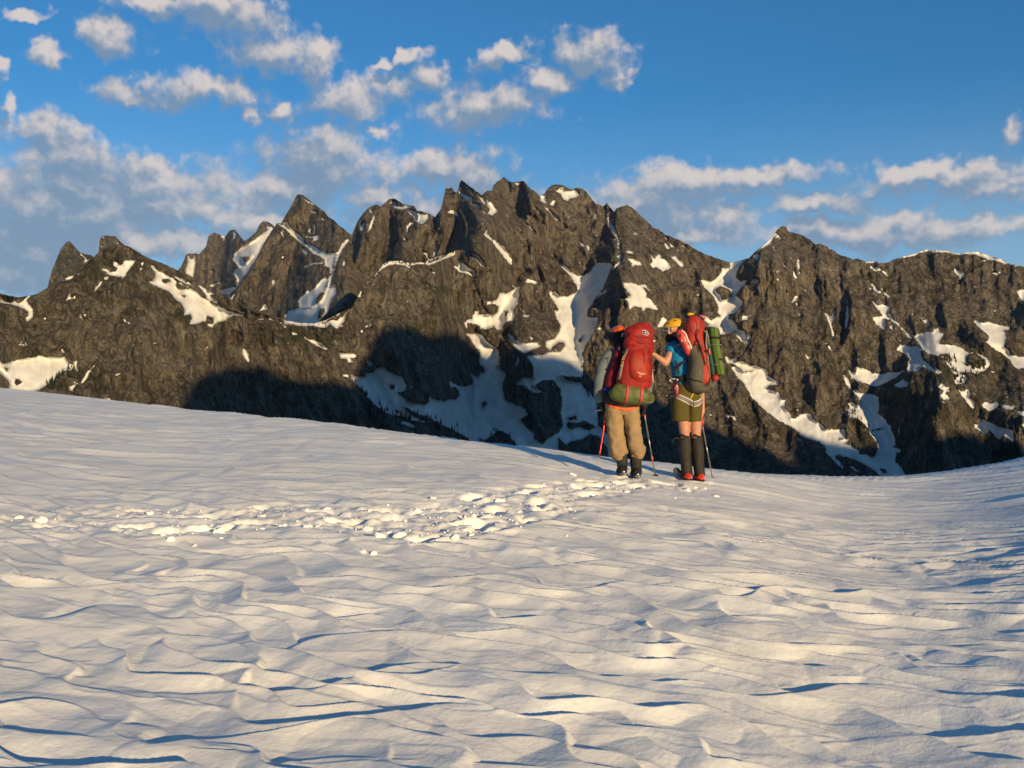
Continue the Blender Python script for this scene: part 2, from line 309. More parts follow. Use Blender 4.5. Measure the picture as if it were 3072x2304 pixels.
('S','D','515,190;560,195;585,265;560,260;520,230'),('S','D','550,280;620,330;660,370;685,415;650,400;610,350;570,310'),('S','D','460,285;500,310;560,370;550,395;500,345'),('S','D','660,150;690,125;720,120;740,150;780,150;830,140;865,190;830,210;780,220;760,245;720,225;700,180;670,165'),
('S','D','620,240;655,235;640,285;600,275'),('S','D','695,345;720,350;710,377'),('S','D','725,440;745,470;730,475'),('S','D','860,585;900,605;912,640;870,620'),('S','D','920,605;947,640;942,672;925,640'),('S','D','400,440;440,460;482,522;425,465'),
('S','D','0,730;40,790;50,825;0,790'),('S','D','1010,285;1052,300;1045,325'),('S','D','993,310;1012,380;975,432;990,380'),('S','D','300,80;345,90;340,110;310,98'),('S','D','1320,505;1360,525;1340,530'),('S','D','1455,530;1475,570;1470,592;1460,560'),('S','D','1590,530;1620,570;1600,572'),
('S','D','1590,595;1640,640;1630,667;1600,640'),('S','D','1635,600;1690,637;1650,642'),('S','D','1740,615;1775,630;1765,645'),('S','D','1860,645;1960,692;2040,728;1980,717'),('S','D','1580,1235;1625,1285;1600,1330;1520,1340;1550,1290'),('S','D','1010,1340;1060,1330;1050,1360'),('S','D','385,585;410,590;395,600'),('S','D','700,320;720,325;710,332'),('S','D','755,370;775,375;765,385'),('S','D','880,370;895,382;885,385'),('S','D','345,370;395,385;380,400'),
('S','E','135,615;180,620;260,635;310,600;360,540;360,490;390,500;450,490;450,425;500,415;640,392;560,470;520,540;510,590;560,640;610,620;640,610;600,680;540,730;510,790;580,830;580,880;560,900;520,950;490,970;440,980;430,1020;480,1040;520,1090;530,1140;600,1150;620,1190;620,1290;560,1260;520,1200;480,1160;440,1180;350,1190;330,1120;220,1100;250,1040;310,1000;360,1000;320,960;330,900;290,820;230,740;180,700'),
('R','E','310,715;350,690;420,710;460,740;465,790;400,830;370,835;350,780;315,750'),('S','E','740,345;755,360;735,415;700,410;695,375'),('S','E','740,600;748,660;645,660;680,615'),('S','E','925,120;942,150;895,190;875,250;800,290;720,335;800,252;870,192'),('S','E','935,145;965,170;983,208;950,195;915,182'),('S','E','878,240;900,275;942,325;915,312;880,268'),
('S','E','1000,455;1040,475;1052,497;1010,482'),('S','E','1155,390;1172,420;1172,530;1182,567;1160,560;1145,470;1145,420'),('S','E','925,505;955,525;962,557;935,540'),('S','E','1095,505;1120,540;1147,612;1110,592'),('S','E','1310,640;1340,680;1350,717;1325,702;1300,660'),('S','E','1340,630;1392,745;1360,722'),
('S','E','550,910;577,952;522,957'),('S','E','600,980;635,1000;635,1040;568,1042;575,1000'),('S','E','1120,790;1160,785;1177,817;1140,815;1155,885;1132,885;1130,830;1095,872;1083,860'),('S','E','1155,955;1190,975;1192,1002;1165,1002'),('S','E','1425,955;1500,1000;1512,1130;1535,1180;1520,1240;1500,1140;1470,1060'),
('S','E','1540,940;1532,1050;1512,1060;1512,960'),('S','E','1665,820;1685,1000;1662,1125;1638,1112;1650,960'),('S','E','1460,1300;1490,1310;1512,1357;1480,1340'),('S','E','1430,1278;1465,1278;1450,1294'),('S','E','1213,1378;1240,1398;1280,1447;1250,1442'),('S','E','1890,480;1960,490;2010,510;2060,540;2127,617;2080,590;2010,530;1960,540;1900,500'),
('S','E','1900,648;1960,690;2022,752;2000,772;1950,730'),('S','E','2013,703;2070,750;2117,807;2060,782'),('S','E','640,1175;672,1180;645,1280;600,1355;555,1410;620,1330'),('S','E','1208,715;1252,725;1235,747'),('S','E','1028,740;1064,772;1045,765'),('S','E','930,610;962,618;945,628'),('S','E','1088,602;1145,615;1120,622'),
('S','G','390,235;430,250;470,270;530,255;520,300;570,290;620,310;660,330;720,335;800,365;830,390;840,445;900,475;960,510;950,535;860,545;820,570;900,600;960,620;965,660;980,690;1030,690;1020,750;1000,760;1040,810;1085,860;1085,880;1130,880;1180,840;1250,830;1290,850;1310,890;1370,930;1430,970;1440,1000;1500,995;1560,1000;1620,990;1650,1040;1640,1090;1600,1095;1690,1100;1660,1140;1730,1170;1790,1215;1790,1245;1870,1260;1910,1285;1960,1270;2010,1350;2100,1450;2150,1580;2060,1580;2020,1500;1950,1430;1880,1380;1750,1310;1650,1280;1550,1260;1545,1290;1600,1340;1630,1410;1560,1360;1440,1230;1445,1190;1380,1130;1310,1110;1240,1090;1190,1060;1120,990;1000,925;960,910;850,830;780,770;720,700;680,680;640,600;580,500;520,450;460,350;410,300'),
('R','G','445,310;500,320;520,345;460,345'),('R','G','530,350;600,395;690,400;600,402;540,365'),
('S','G','1720,590;1750,575;1800,610;1920,630;1990,660;2000,760;1980,820;2060,900;2110,960;2130,1020;2165,1100;2170,1150;2130,1180;2222,1200;2215,1240;2170,1250;2165,1330;2235,1400;2290,1500;2330,1530;2330,1600;2100,1600;2000,1400;1940,1300;1980,1200;1980,1140;1900,1040;1890,1010;1860,960;1800,900;1740,880;1730,900;1690,870;1650,790;1690,770;1680,730;1710,712;1780,760;1800,700'),
('R','G','1900,1003;2020,985;2022,992;1905,1012'),('R','G','2000,1395;2060,1410;2080,1440;2030,1450'),('S','G','1620,430;1660,450;1717,560;1700,585;1650,520'),('S','G','415,850;470,838;512,870;522,900;495,907;470,862;430,882'),('S','G','1213,203;1277,272;1250,262'),('S','G','1255,303;1282,312;1262,320'),('S','G','703,923;767,982;720,945'),
('S','G','575,785;602,780;585,792'),('S','G','410,1055;440,1065;420,1072'),('S','G','1120,1060;1160,1080;1202,1122;1160,1112'),('S','G','1670,1370;1720,1380;1822,1442;1740,1432'),('S','G','1005,470;1010,490;998,498'),('S','G','1045,490;1052,500;1040,508'),
('S','H','395,385;470,410;480,350;570,370;650,410;760,420;800,400;920,400;960,380;990,390;940,410;880,460;800,500;700,550;640,550;580,520;500,500;420,460'),
('S','H','880,180;920,120;1000,130;1070,130;1120,130;1160,160;1140,200;1160,270;1200,300;1290,380;1340,410;1340,430;1200,370;1170,340;1120,390;1040,400;1000,390;1010,320;1030,260;1000,230;930,190'),
('S','F','1080,1060;1150,1030;1270,1020;1280,990;1330,985;1350,1030;1385,1040;1330,1130;1340,1150;1500,1160;1560,1180;1620,1230;1690,1240;1620,1260;1610,1330;1650,1370;1750,1400;1820,1360;1810,1310;1720,1250;1780,1260;1850,1310;1860,1370;1820,1420;1730,1460;1650,1440;1560,1440;1550,1470;1500,1470;1440,1400;1400,1330;1410,1310;1340,1270;1220,1250;1160,1200;1100,1110;1060,1060;1040,1030'),
('R','F','1330,1245;1430,1250;1475,1325;1400,1300'),('S','F','1540,1475;1600,1470;1632,1500;1600,1550;1510,1570;1480,1530'),('S','F','640,700;690,740;760,735;830,765;810,820;870,900;950,980;1030,1050;1055,1100;1010,1080;960,1010;880,940;830,900;770,890;780,950;770,1000;720,980;650,900;640,875;740,850;720,810;690,780;650,730'),
('S','F','830,935;857,955;850,1002;813,970'),('S','F','1160,893;1200,898;1248,950;1242,967;1180,930'),('S','F','1680,905;1720,905;1770,930;1840,920;1960,950;2070,970;2060,995;2010,1010;2030,1080;2000,1180;2060,1210;2070,1260;2260,1290;2300,1380;2170,1410;2110,1390;2060,1310;2000,1260;1920,1210;1800,1120;1840,1120;1850,1070;1750,980'),
('S','F','1485,360;1560,400;1605,415;1580,450;1555,490;1540,450;1490,410'),('S','F','1885,355;1900,400;1950,410;1980,370;1970,410;1940,435;1890,420'),('S','F','2140,600;2212,575;2300,600;2300,730;2212,715;2180,690'),
('S','F','880,262;980,232;1100,198;1200,157;1300,170;1400,175;1560,210;1600,188;1750,187;1850,222;1980,262;2070,312;2010,322;1930,285;1850,275;1780,245;1700,220;1600,218;1540,224;1400,202;1280,200;1220,185;1160,194;1090,228;980,258'),
('S','F','1760,282;1800,278;1850,268;1810,292'),('S','F','560,292;690,285;690,306;570,308'),('S','F','425,262;455,265;445,286'),('S','F','160,132;215,150;205,168'),('S','F','2120,325;2212,338;2212,350;2125,340'),('S','F','575,565;640,560;625,590'),('S','F','1040,830;1075,840;1065,852'),
('S','H','1530,590;1590,600;1630,570;1660,620;1640,660;1690,700;1705,770;1690,790;1640,740;1600,690;1570,650'),('S','H','1770,740;1810,710;1870,730;1940,715;1950,740;1900,790;1850,810;1800,780'),('S','H','1960,735;2110,755;2100,790;1990,780'),('S','H','2140,800;2212,810;2300,830;2260,870;2160,850'),
('S','H','1680,940;1740,940;1790,885;1860,920;1950,970;2020,980;2090,1010;2130,1150;2090,1120;2010,1060;1960,1100;1900,1060;1850,1000;1830,1060;1790,1030;1700,980'),('S','H','860,540;900,510;960,475;1010,510;1000,555;910,565'),('S','H','1320,450;1335,500;1330,540;1375,510;1380,555;1430,565;1447,620;1420,590;1400,625;1442,685;1380,690;1350,645;1370,600;1320,560'),('S','H','2170,940;2212,930;2290,960;2212,985'),('S','H','1280,343;1362,400;1350,417;1290,372'),
]
# walls that turn away from the sun
SHADE = [
('B','830,530;850,480;880,410;930,340;960,310;990,320;1030,350;1110,265;1140,260;1040,370;1010,450;980,510;940,570;900,680;880,740;780,880;740,940;700,1040;640,980;660,900;720,760;780,600'),
('B','815,575;760,640;720,720;690,800;660,900;650,970;690,990;690,1040;650,1100;620,1200;560,1270;510,1300;400,1290;250,1265;265,1195;370,1185;480,1165;560,1120;590,1060;620,980;630,900;655,880;680,800;700,700;740,620;780,570'),
('B','170,450;150,500;60,640;0,760;-60,860;-120,960;-60,820;60,600;130,510'),('B','770,490;825,540;760,600;765,530'),('B','1170,290;1195,290;1190,400;1165,480;1150,480;1170,400'),
('B','1230,530;1280,430;1380,420;1440,440;1400,500;1340,570;1290,650;1250,760;1150,765;1100,790;1050,850;960,920;1000,830;1050,740;1130,640'),
('B','1395,335;1490,345;1500,400;1440,440;1380,420'),
('B','1650,200;1690,118;1735,165;1700,240;1650,320;1620,380;1580,470;1560,590;1550,720;1500,730;1520,590;1530,460;1550,400;1600,360;1680,240'),
('B','1700,500;1810,400;1900,440;1985,470;1940,530;1950,600;1890,680;1790,660;1720,670;1620,700;1640,630;1690,590'),
('B','700,1060;870,1020;900,1000;850,1100;810,1180;720,1215;600,1275;510,1300;560,1270;620,1210;650,1110'),('B','180,1210;265,1195;250,1250;190,1230'),
('D','290,290;340,270;380,210;430,188;470,200;470,250;420,330;390,380;340,360;300,320'),('D','1160,340;1170,400;1210,450;1260,540;1250,620;1230,680;1210,640;1210,550;1180,480;1160,400'),
('D','1010,745;1220,740;1290,740;1270,830;1250,900;1240,960;1270,1020;1180,1100;1100,1200;1060,1280;1000,1350;960,1420;900,1600;860,1659;830,1450;830,1300;850,1180;860,1020;880,950;900,870;980,830'),
('D','290,1010;320,960;370,930;390,945;350,1010;340,1100;270,1200;220,1290;150,1355;190,1260;280,1120;320,1060'),('D','150,1570;230,1440;270,1460;320,1560;430,1630;440,1659;160,1659'),('D','240,80;270,80;270,200;245,235;240,150'),
('D','1420,1390;1440,1340;1540,1280;1560,1240;1570,1290;1500,1350;1440,1400'),('D','1000,340;1012,390;968,500;960,550;962,450'),
('E','960,80;870,200;720,320;640,400;490,430;440,500;450,560;520,600;525,640;450,730;470,780;580,800;600,720;620,640;750,540;770,400;830,300;880,250;900,170'),
('E','560,830;600,860;590,1000;640,1080;620,1180;520,1120;430,1030;480,970;540,920'),
('E','1335,260;1378,260;1360,350;1350,480;1330,620;1320,600;1325,450'),('E','1340,600;1390,580;1420,620;1410,690;1380,770;1350,740;1340,680'),('E','1640,390;1657,400;1652,600;1640,670;1625,640;1635,500'),
('E','1690,700;1680,750;1715,850;1715,950;1690,1100;1650,1260;1620,1380;1610,1280;1640,1100;1615,950;1625,830;1660,740'),('E','1545,900;1560,930;1540,1040;1520,1080;1500,1000;1520,920'),
('E','940,330;900,400;870,500;900,660;870,760;830,850;780,990;740,1080;690,1150;620,1170;700,1100;720,1000;740,920;820,810;850,730;890,640;850,600;860,450'),
('E','1025,910;1005,1000;965,1080;940,1200;910,1280;880,1400;850,1530;830,1450;850,1320;900,1180;920,1090;980,960'),('E','925,1330;960,1400;975,1480;995,1560;1015,1659;960,1659;955,1500;925,1400'),('E','1405,1460;1435,1500;1415,1659;1380,1659;1390,1560'),
('E','1440,420;1455,420;1440,560;1425,540'),
('G','1430,290;1415,400;1400,480;1350,600;1310,750;1290,820;1280,720;1290,650;1350,550;1385,400'),('G','960,0;990,100;1010,300;1020,420;1020,620;990,560;960,400;940,200'),('G','1600,870;1630,980;1650,1040;1690,880'),
('F','1330,730;1380,720;1420,960;1330,980;1300,850'),('F','2140,740;2212,720;2260,800;2260,1050;2160,950;2130,850'),('F','2075,320;2112,330;2095,600;2070,450'),('F','1510,880;1560,1000;1640,1000;1780,1150;1700,1200;1560,1160;1540,1000'),('F','1440,600;1455,610;1390,730;1370,710'),
('H','640,600;760,520;950,440;1040,400;1170,345;1300,430;1320,560;1350,650;1370,740;1310,850;1330,960;1300,1150;900,1150;880,1100;800,920;720,760;700,640'),
('H','1550,440;1640,480;1620,560;1700,700;1750,720;1900,800;2000,790;2150,860;2212,880;2212,1200;2130,1150;2090,1010;1950,960;1860,900;1780,880;1740,700;1640,600'),
('H','1620,230;1720,230;1810,310;1800,350;1740,370;1640,330'),
('A','1190,620;1202,620;1165,740;1105,860;1090,850;1150,720'),('A','1295,700;1308,710;1235,870;1210,1010;1160,1090;1115,1220;1105,1330;1095,1220;1130,1080;1190,990;1220,860'),('A','1600,1040;1625,1060;1608,1200;1595,1200'),('A','1505,1090;1488,1200;1440,1290;1475,1180'),
('A','1745,1205;1660,1310;1610,1390;1560,1440;1620,1350;1690,1260'),('A','1300,1460;1310,1600;1295,1540'),('A','2145,1000;2140,1080;2060,1200;2010,1290;1980,1300;2040,1190;2120,1080'),('A','1700,360;1722,370;1708,560;1690,560'),('A','1580,430;1612,360;1600,500;1560,500'),
('A','2110,250;2212,165;2372,110;2212,400;2050,640;2000,730;1900,680;1940,560;1870,480;1900,400;2000,330;2040,280'),
('A','300,1040;320,1060;335,1220;318,1200'),('A','210,980;200,1080;130,1220;170,1100'),
('I','430,1000;500,1000;560,1150;620,1300;560,1280;500,1120'),
]
SKY_M = np.vstack([T('A','1920,1600;1960,800;1990,740;2030,690;2060,640;2100,560;2150,480;2205,400'),
 T('B','60,620;120,520;180,435;215,430;240,390;270,340;310,270;340,210;360,180;400,185;450,220;510,270;560,310;600,340;620,370;680,410;720,450;770,490;828,535;850,480;880,410;930,340;960,310;1000,280;1040,270;1075,285;1110,260;1145,225;1185,215;1230,235;1270,265;1370,285;1390,320;1490,345;1535,370;1545,380;1590,320;1610,260;1625,190;1640,125;1665,135;1690,118;1715,160;1740,165;1755,100;1770,55;1800,75;1870,130;1955,188'),
 T('D','25,180;60,150;105,148;112,108;150,70;170,62;205,30;235,50;260,75;300,75;330,70;385,65;400,90;415,115;450,140;490,165;515,195;550,185;580,140;620,100;660,95;710,102;760,125;800,140;830,125;870,130;910,150;950,200;1000,265;1040,275;1060,285;1100,255;1130,300;1160,335;1180,300;1220,285;1270,275;1320,300;1370,350;1430,400;1500,475;1540,480;1600,530;1680,560;1750,590;1810,620;1870,660;1950,700;2040,730;2150,770;2200,765'),
 T('E','520,428;640,398;720,320;800,258;870,198;920,130;960,80;990,62;1030,70;1050,115;1110,130;1190,155;1280,205;1340,255;1380,245;1450,275;1530,315;1570,355;1650,380;1720,405;1780,400;1850,430;1980,430;1985,450'),
 T('F','705,310;810,300;860,270;980,235;1100,203;1200,163;1300,175;1400,180;1560,215;1600,195;1750,195;1850,230;1980,270;2070,320;2120,330;2212,345;2700,420;3300,560;3900,640;4800,1000;5600,1350;6700,1750;7900,2550')])
SKY_N = np.vstack([T('A','-4100,2400;-3300,1700;-2600,1250;-2100,1050;-1700,820;-1200,640;-700,640;-350,680;0,690;60,705;150,725;240,715;310,700;400,650;420,635;520,590;600,580;650,540;720,470;770,415;860,330;960,280;1050,260;1140,300;1230,360;1300,395;1400,430;1500,475;1600,530;1680,580;1750,640;1850,700;1950,740;2050,770;2150,820'),
 T('B','0,1195;80,1215;160,1230;250,1268;380,1292;510,1296;600,1270;720,1208;830,1155;870,1085;900,1005;950,945;1050,845;1100,780;1150,757;1270,757;1330,775;1450,768;1560,722;1650,702;1720,668;1790,655;1870,695;1930,755;1985,825;2010,900;2050,1000;2110,1110;2150,1300;2160,2500')])
SKY_Q = np.vstack([T('A','250,900;410,640;430,560;450,490;500,370;530,300;570,250;600,238;640,280;680,330;740,355;790,360;830,400;853,400;857,260;870,200;920,190;1000,200;1040,245;1150,330;1300,480;1480,540;1540,490;1580,430;1610,350;1690,345;1720,355;1750,320;1780,290;1800,200;1850,165;1900,185;1950,200;1980,150;2030,138;2070,190;2110,240;2150,215;2190,180;2212,165'),
 T('B','30,440;70,405;110,420;150,450;200,520;330,900')])

# ---- rasters of snow and shaded walls on one regular survey grid
GX0, GX1, GY0, GY1, GS = -420.0, 3560.0, 500.0, 1620.0, 2.5
gx = np.arange(GX0, GX1 + .1, GS); gy = np.arange(GY0, GY1 + .1, GS)
PX, PY = np.meshgrid(gx, gy)
def poly_sd(P, sub):
    X, Y = PX[sub], PY[sub]
    dmin = np.full(X.shape, 1e9); inside = np.zeros(X.shape, bool)
    Q = np.roll(P, -1, 0)
    for (x0, y0), (x1, y1) in zip(P, Q):
        ex, ey = x1 - x0, y1 - y0; L = ex * ex + ey * ey + 1e-9
        t = np.clip(((X - x0) * ex + (Y - y0) * ey) / L, 0, 1)
        dmin = np.minimum(dmin, (X - x0 - t * ex) ** 2 + (Y - y0 - t * ey) ** 2)
        if y0 != y1:
            c = ((y0 > Y) != (y1 > Y)) & (X < x0 + (Y - y0) * ex / (y1 - y0)); inside ^= c
    d = np.sqrt(dmin); return np.where(inside, d, -d)
def sub_of(P, m):
    i0 = max(0, int((P[:, 0].min() - m - GX0) / GS)); i1 = min(len(gx), int((P[:, 0].max() + m - GX0) / GS) + 2)
    j0 = max(0, int((P[:, 1].min() - m - GY0) / GS)); j1 = min(len(gy), int((P[:, 1].max() + m - GY0) / GS) + 2)
    return (slice(j0, j1), slice(i0, i1))
snow = np.full(PX.shape, -30.0)
for kind, t, s in SNOW:
    P = T(t, s); sb = sub_of(P, 28)
    d = np.clip(poly_sd(P, sb), -30, 30)
    snow[sb] = np.maximum(snow[sb], d) if kind == 'S' else np.minimum(snow[sb], -d)
PHI = np.arctan((gx - 1536) / F)
_a = np.maximum(SUN_AZ + PHI, .2)
COT = np.clip(1 / np.tan(_a) + 1.3 * math.tan(SUN_EL) / np.sin(_a), .5, 3.2)      # how steeply a wall must turn to lose the sun
def turn_walls(tiles):
    shade = np.zeros(PX.shape)
    for t, s in SHADE:
        if t not in tiles: continue
        P = T(t, s); sb = sub_of(P, 6)
        shade[sb] = np.maximum(shade[sb], sstep(-1.5, 1.5, poly_sd(P, sb)))
    off = np.zeros(PX.shape)
    for i in range(1, PX.shape[1]):
        m = shade[:, i]; prev = off[:, i - 1]
        off[:, i] = np.maximum(0, prev + GS * (m * COT[i] * 1.35 - (1 - m) * COT[i] * (0.25 + prev * 0.0045)))
    off = 480 * np.tanh(off / 480)
    k5 = np.array([.06, .2, .48, .2, .06])
    sp = lambda r: np.convolve(np.pad(r, 2, 'edge'), k5, 'valid')
    up = off.copy(); dn = off.copy()
    for j in range(off.shape[0] - 2, -1, -1): up[j] = np.maximum(up[j], sp(up[j + 1]) - GS * 1.15)
    k9 = np.array([.08, .1, .12, .13, .14, .13, .12, .1, .08])
    sq = lambda r: np.convolve(np.pad(r, 4, 'edge'), k9, 'valid')
    for j in range(1, off.shape[0]): dn[j] = np.maximum(dn[j], sq(dn[j - 1]) - GS * .95)
    off = np.maximum(up, dn)
    return blur(blur(off, 2, 0), 1, 1)
OFF = {'N': turn_walls('AI'), 'M': turn_walls('BDEFGH')}
OFF['Q'] = OFF['N']

def smp(a, px, py):
    fx = np.clip((px - GX0) / GS, 0, len(gx) - 1.001); fy = np.clip((py - GY0) / GS, 0, len(gy) - 1.001)
    i = fx.astype(int); j = fy.astype(int); u = fx - i; v = fy - j
    return (a[j, i] * (1 - u) + a[j, i + 1] * u) * (1 - v) + (a[j + 1, i] * (1 - u) + a[j + 1, i + 1] * u) * v

# ---- how the rock runs: anchors (x, y, lean of the ribs)
FLOW = [(900, 700, -.35), (1000, 700, .45), (1160, 760, -.45), (1250, 760, -.4), (1450, 700, .25), (1500, 800, .5), (1650, 700, .15), (1800, 700, .05), (1950, 750, .35), (2100, 800, .5),
        (2250, 900, -.35), (2345, 750, 0.0), (2450, 900, .12), (2600, 950, .25), (2800, 900, .2), (3000, 1000, .3), (1880, 1000, -.45), (1400, 900, .25), (1250, 1150, .3), (1450, 1200, .2),
        (2200, 1250, .3), (2350, 1200, .1), (300, 1000, -.15), (600, 1100, -.3), (800, 1100, .5), (1000, 1150, .45), (100, 1000, .1), (2800, 1200, .2)]
def flow_u(px, py):
    num = 0; den = 0
    for ax, ay, t in FLOW:
        w = 1 / (((px - ax) ** 2 + (py - ay) ** 2) + 140 ** 2) ** 1.0
        num = num + w * (ax + (px - ax) - t * (py - ay)); den = den + w
    return num / den

def rock_relief(px, py, seed, snw):
    turn = np.clip(1 / np.tan(np.maximum(SUN_AZ + np.arctan((px - 1536) / F), .2)) / 1.45, .5, 1.25)
    u = flow_u(px, py) + 12 * fbm(px / 120, py / 120, 2, seed + 3)
    big = ridged(u / 95, py / 260, 2, seed) * 30 + ridged(u / 210, py / 500, 1, seed + 33) * 26
    mid = ridged(u / 34, py / 110, 3, seed + 50) * 8.5
    led = fbm((px + .5 * py) / 46, (py - .25 * px) / 30, 3, seed + 200) * 3; led = (np.floor(led) + sstep(.25, .75, led - np.floor(led))) * 2.6
    sl = np.abs(((u * .8 + py * .35) / 41 + .5 * fbm(px / 70, py / 70, 2, seed + 220)) % 1.0 - .5) * 9
    fin = ridged(u / 12, py / 30, 3, seed + 90) * 2.6
    blk = fbm(px / 22, py / 22, 4, seed + 140) * 3.0
    k = 1 - 0.93 * sstep(-6, 8, snw)
    return (big * (0.35 + 0.65 * k) + (mid + fin + blk + led + sl) * k) * turn + 4.0 * sstep(-3, 4, snw) + fbm(px / 60, py / 60, 3, seed + 300) * 5 + (1 - k) * fbm(px / 9, py / 26, 3, seed + 310) * 0.5

R0M = ([600, 1000, 1400, 2000, 2600, 3100, 3600], [2500, 2280, 2080, 2150, 2260, 2330, 2400])
def depth_M(px, py):
    r0 = np.interp(px, *R0M)
    return r0 * np.exp((1500 - py) / F * (1.22 + 0.25 * sstep(1000, 1350, py)))
R0N = ([-420, 400, 900, 1300, 1500], [1350, 1450, 1680, 1900, 2050])
def depth_N(px, py):
    r0 = np.interp(px, *R0N)
    d = r0 * np.exp((1450 - py) / F * 1.0)
    w = sstep(1300, 1450, px)
    return d * (1 - w) + depth_M(px, py) * w
def depth_Q(px, py):
    return 5600 * np.exp((1000 - py) / F * 0.9) + 0 * px

def surface(depth, px, py, seed):
    s = smp(snow, px, py); o = smp(OFF[{11: 'M', 23: 'N', 37: 'Q'}[seed]], px, py)
    d0 = depth(px, py)
    if seed == 23:
        w = sstep(1300, 1450, px); o = o * (1 - w) + smp(OFF['M'], px, py) * w
        rel = rock_relief(px, py, 11, s) - 30 * sstep(.8, 1, w)
    else: rel = rock_relief(px, py, seed, s)
    d = d0 - (o + rel) * d0 / F
    X, Y, t = ray(px, py)
    return np.stack([X * d, Y * d, EYE + t * d], -1), s

def make_range(name, depth, skyline, x0, x1, step, bottom, rows, seed, mat, jag, label, wing=(0, 0)):
    xs = np.concatenate([np.arange(x0 - wing[0], x0 - 1, 13.0), np.arange(x0, x1 + .1, step), np.arange(x1 + 10, x1 + wing[1], 13.0)])
    top = np.interp(xs, skyline[:, 0], skyline[:, 1])
    top = top + jag * (fbm(xs / 14, xs * 0 + seed, 4, seed + 7, .6))
    v = np.linspace(0, 1, rows)[:, None]
    py = bottom + (top[None, :] - bottom) * v
    px = np.repeat(xs[None, :], rows, 0)
    V, s = surface(depth, px, py, seed)
    # the far side of the ridge
    crest = V[-1]; h = crest[:, :2] / np.linalg.norm(crest[:, :2], axis=1)[:, None]
    back = []
    for k in range(1, 14):
        dd = 14 * k ** 1.9
        n = fbm(xs / 60, np.full_like(xs, k * .7), 3, seed + 400) * 12 * k ** .8
        p = crest.copy(); p[:, :2] += h * (dd + 2); p[:, 2] -= dd * 0.85 + n * (k > 1) + .3 * k
        back.append(p)
    B = np.array(back)
    V = np.concatenate([V, B]); s = np.concatenate([s, np.full(B.shape[:2], -3.0) + 9 * fbm(np.repeat(px[:1], 13, 0) / 40, np.arange(13)[:, None] * .5 + 0 * px[:1], 3, seed + 9)])
    pxa = np.concatenate([px, np.repeat(px[-1:], 13, 0)]); pya = np.concatenate([py, np.repeat(py[-1:], 13, 0)])
    veg = np.zeros(pxa.shape)
    for vx, vy, rx, ry, a in VEG:
        veg = np.maximum(veg, a * np.clip(1.3 - np.sqrt(((pxa - vx) / rx) ** 2 + ((pya - vy) / ry) ** 2), 0, 1))
    o = grid_mesh(name, V, mat, {'snow': s, 'veg': veg})
    tag(o, label, None, None, 'structure')
    return o
# where heather, moss and scrub grow on the rock: x, y, half sizes, how much
VEG = [(250, 800, 260, 110, .9), (420, 900, 200, 90, .7), (100, 1000, 240, 160, .55), (600, 950, 200, 60, .8), (900, 1010, 200, 50, 1), (1000, 960, 90, 50, .8), (1300, 900, 200, 90, .6), (1350, 960, 150, 60, .75),
       (900, 1130, 150, 90, .6), (1500, 1260, 500, 120, .5), (2700, 1250, 300, 200, .8), (2950, 1150, 200, 300, .7), (2900, 1000, 200, 100, .6), (2300, 1300, 240, 120, .6), (2520, 1050, 250, 200, .55), (2350, 1000, 150, 180, .45),
       (200, 1150, 200, 60, .8), (600, 1200, 400, 120, .35), (2750, 850, 250, 120, .6), (1330, 870, 60, 25, 1), (1250, 980, 60, 20, 1), (2800, 1120, 120, 60, 1), (2760, 1180, 60, 120, 1)]

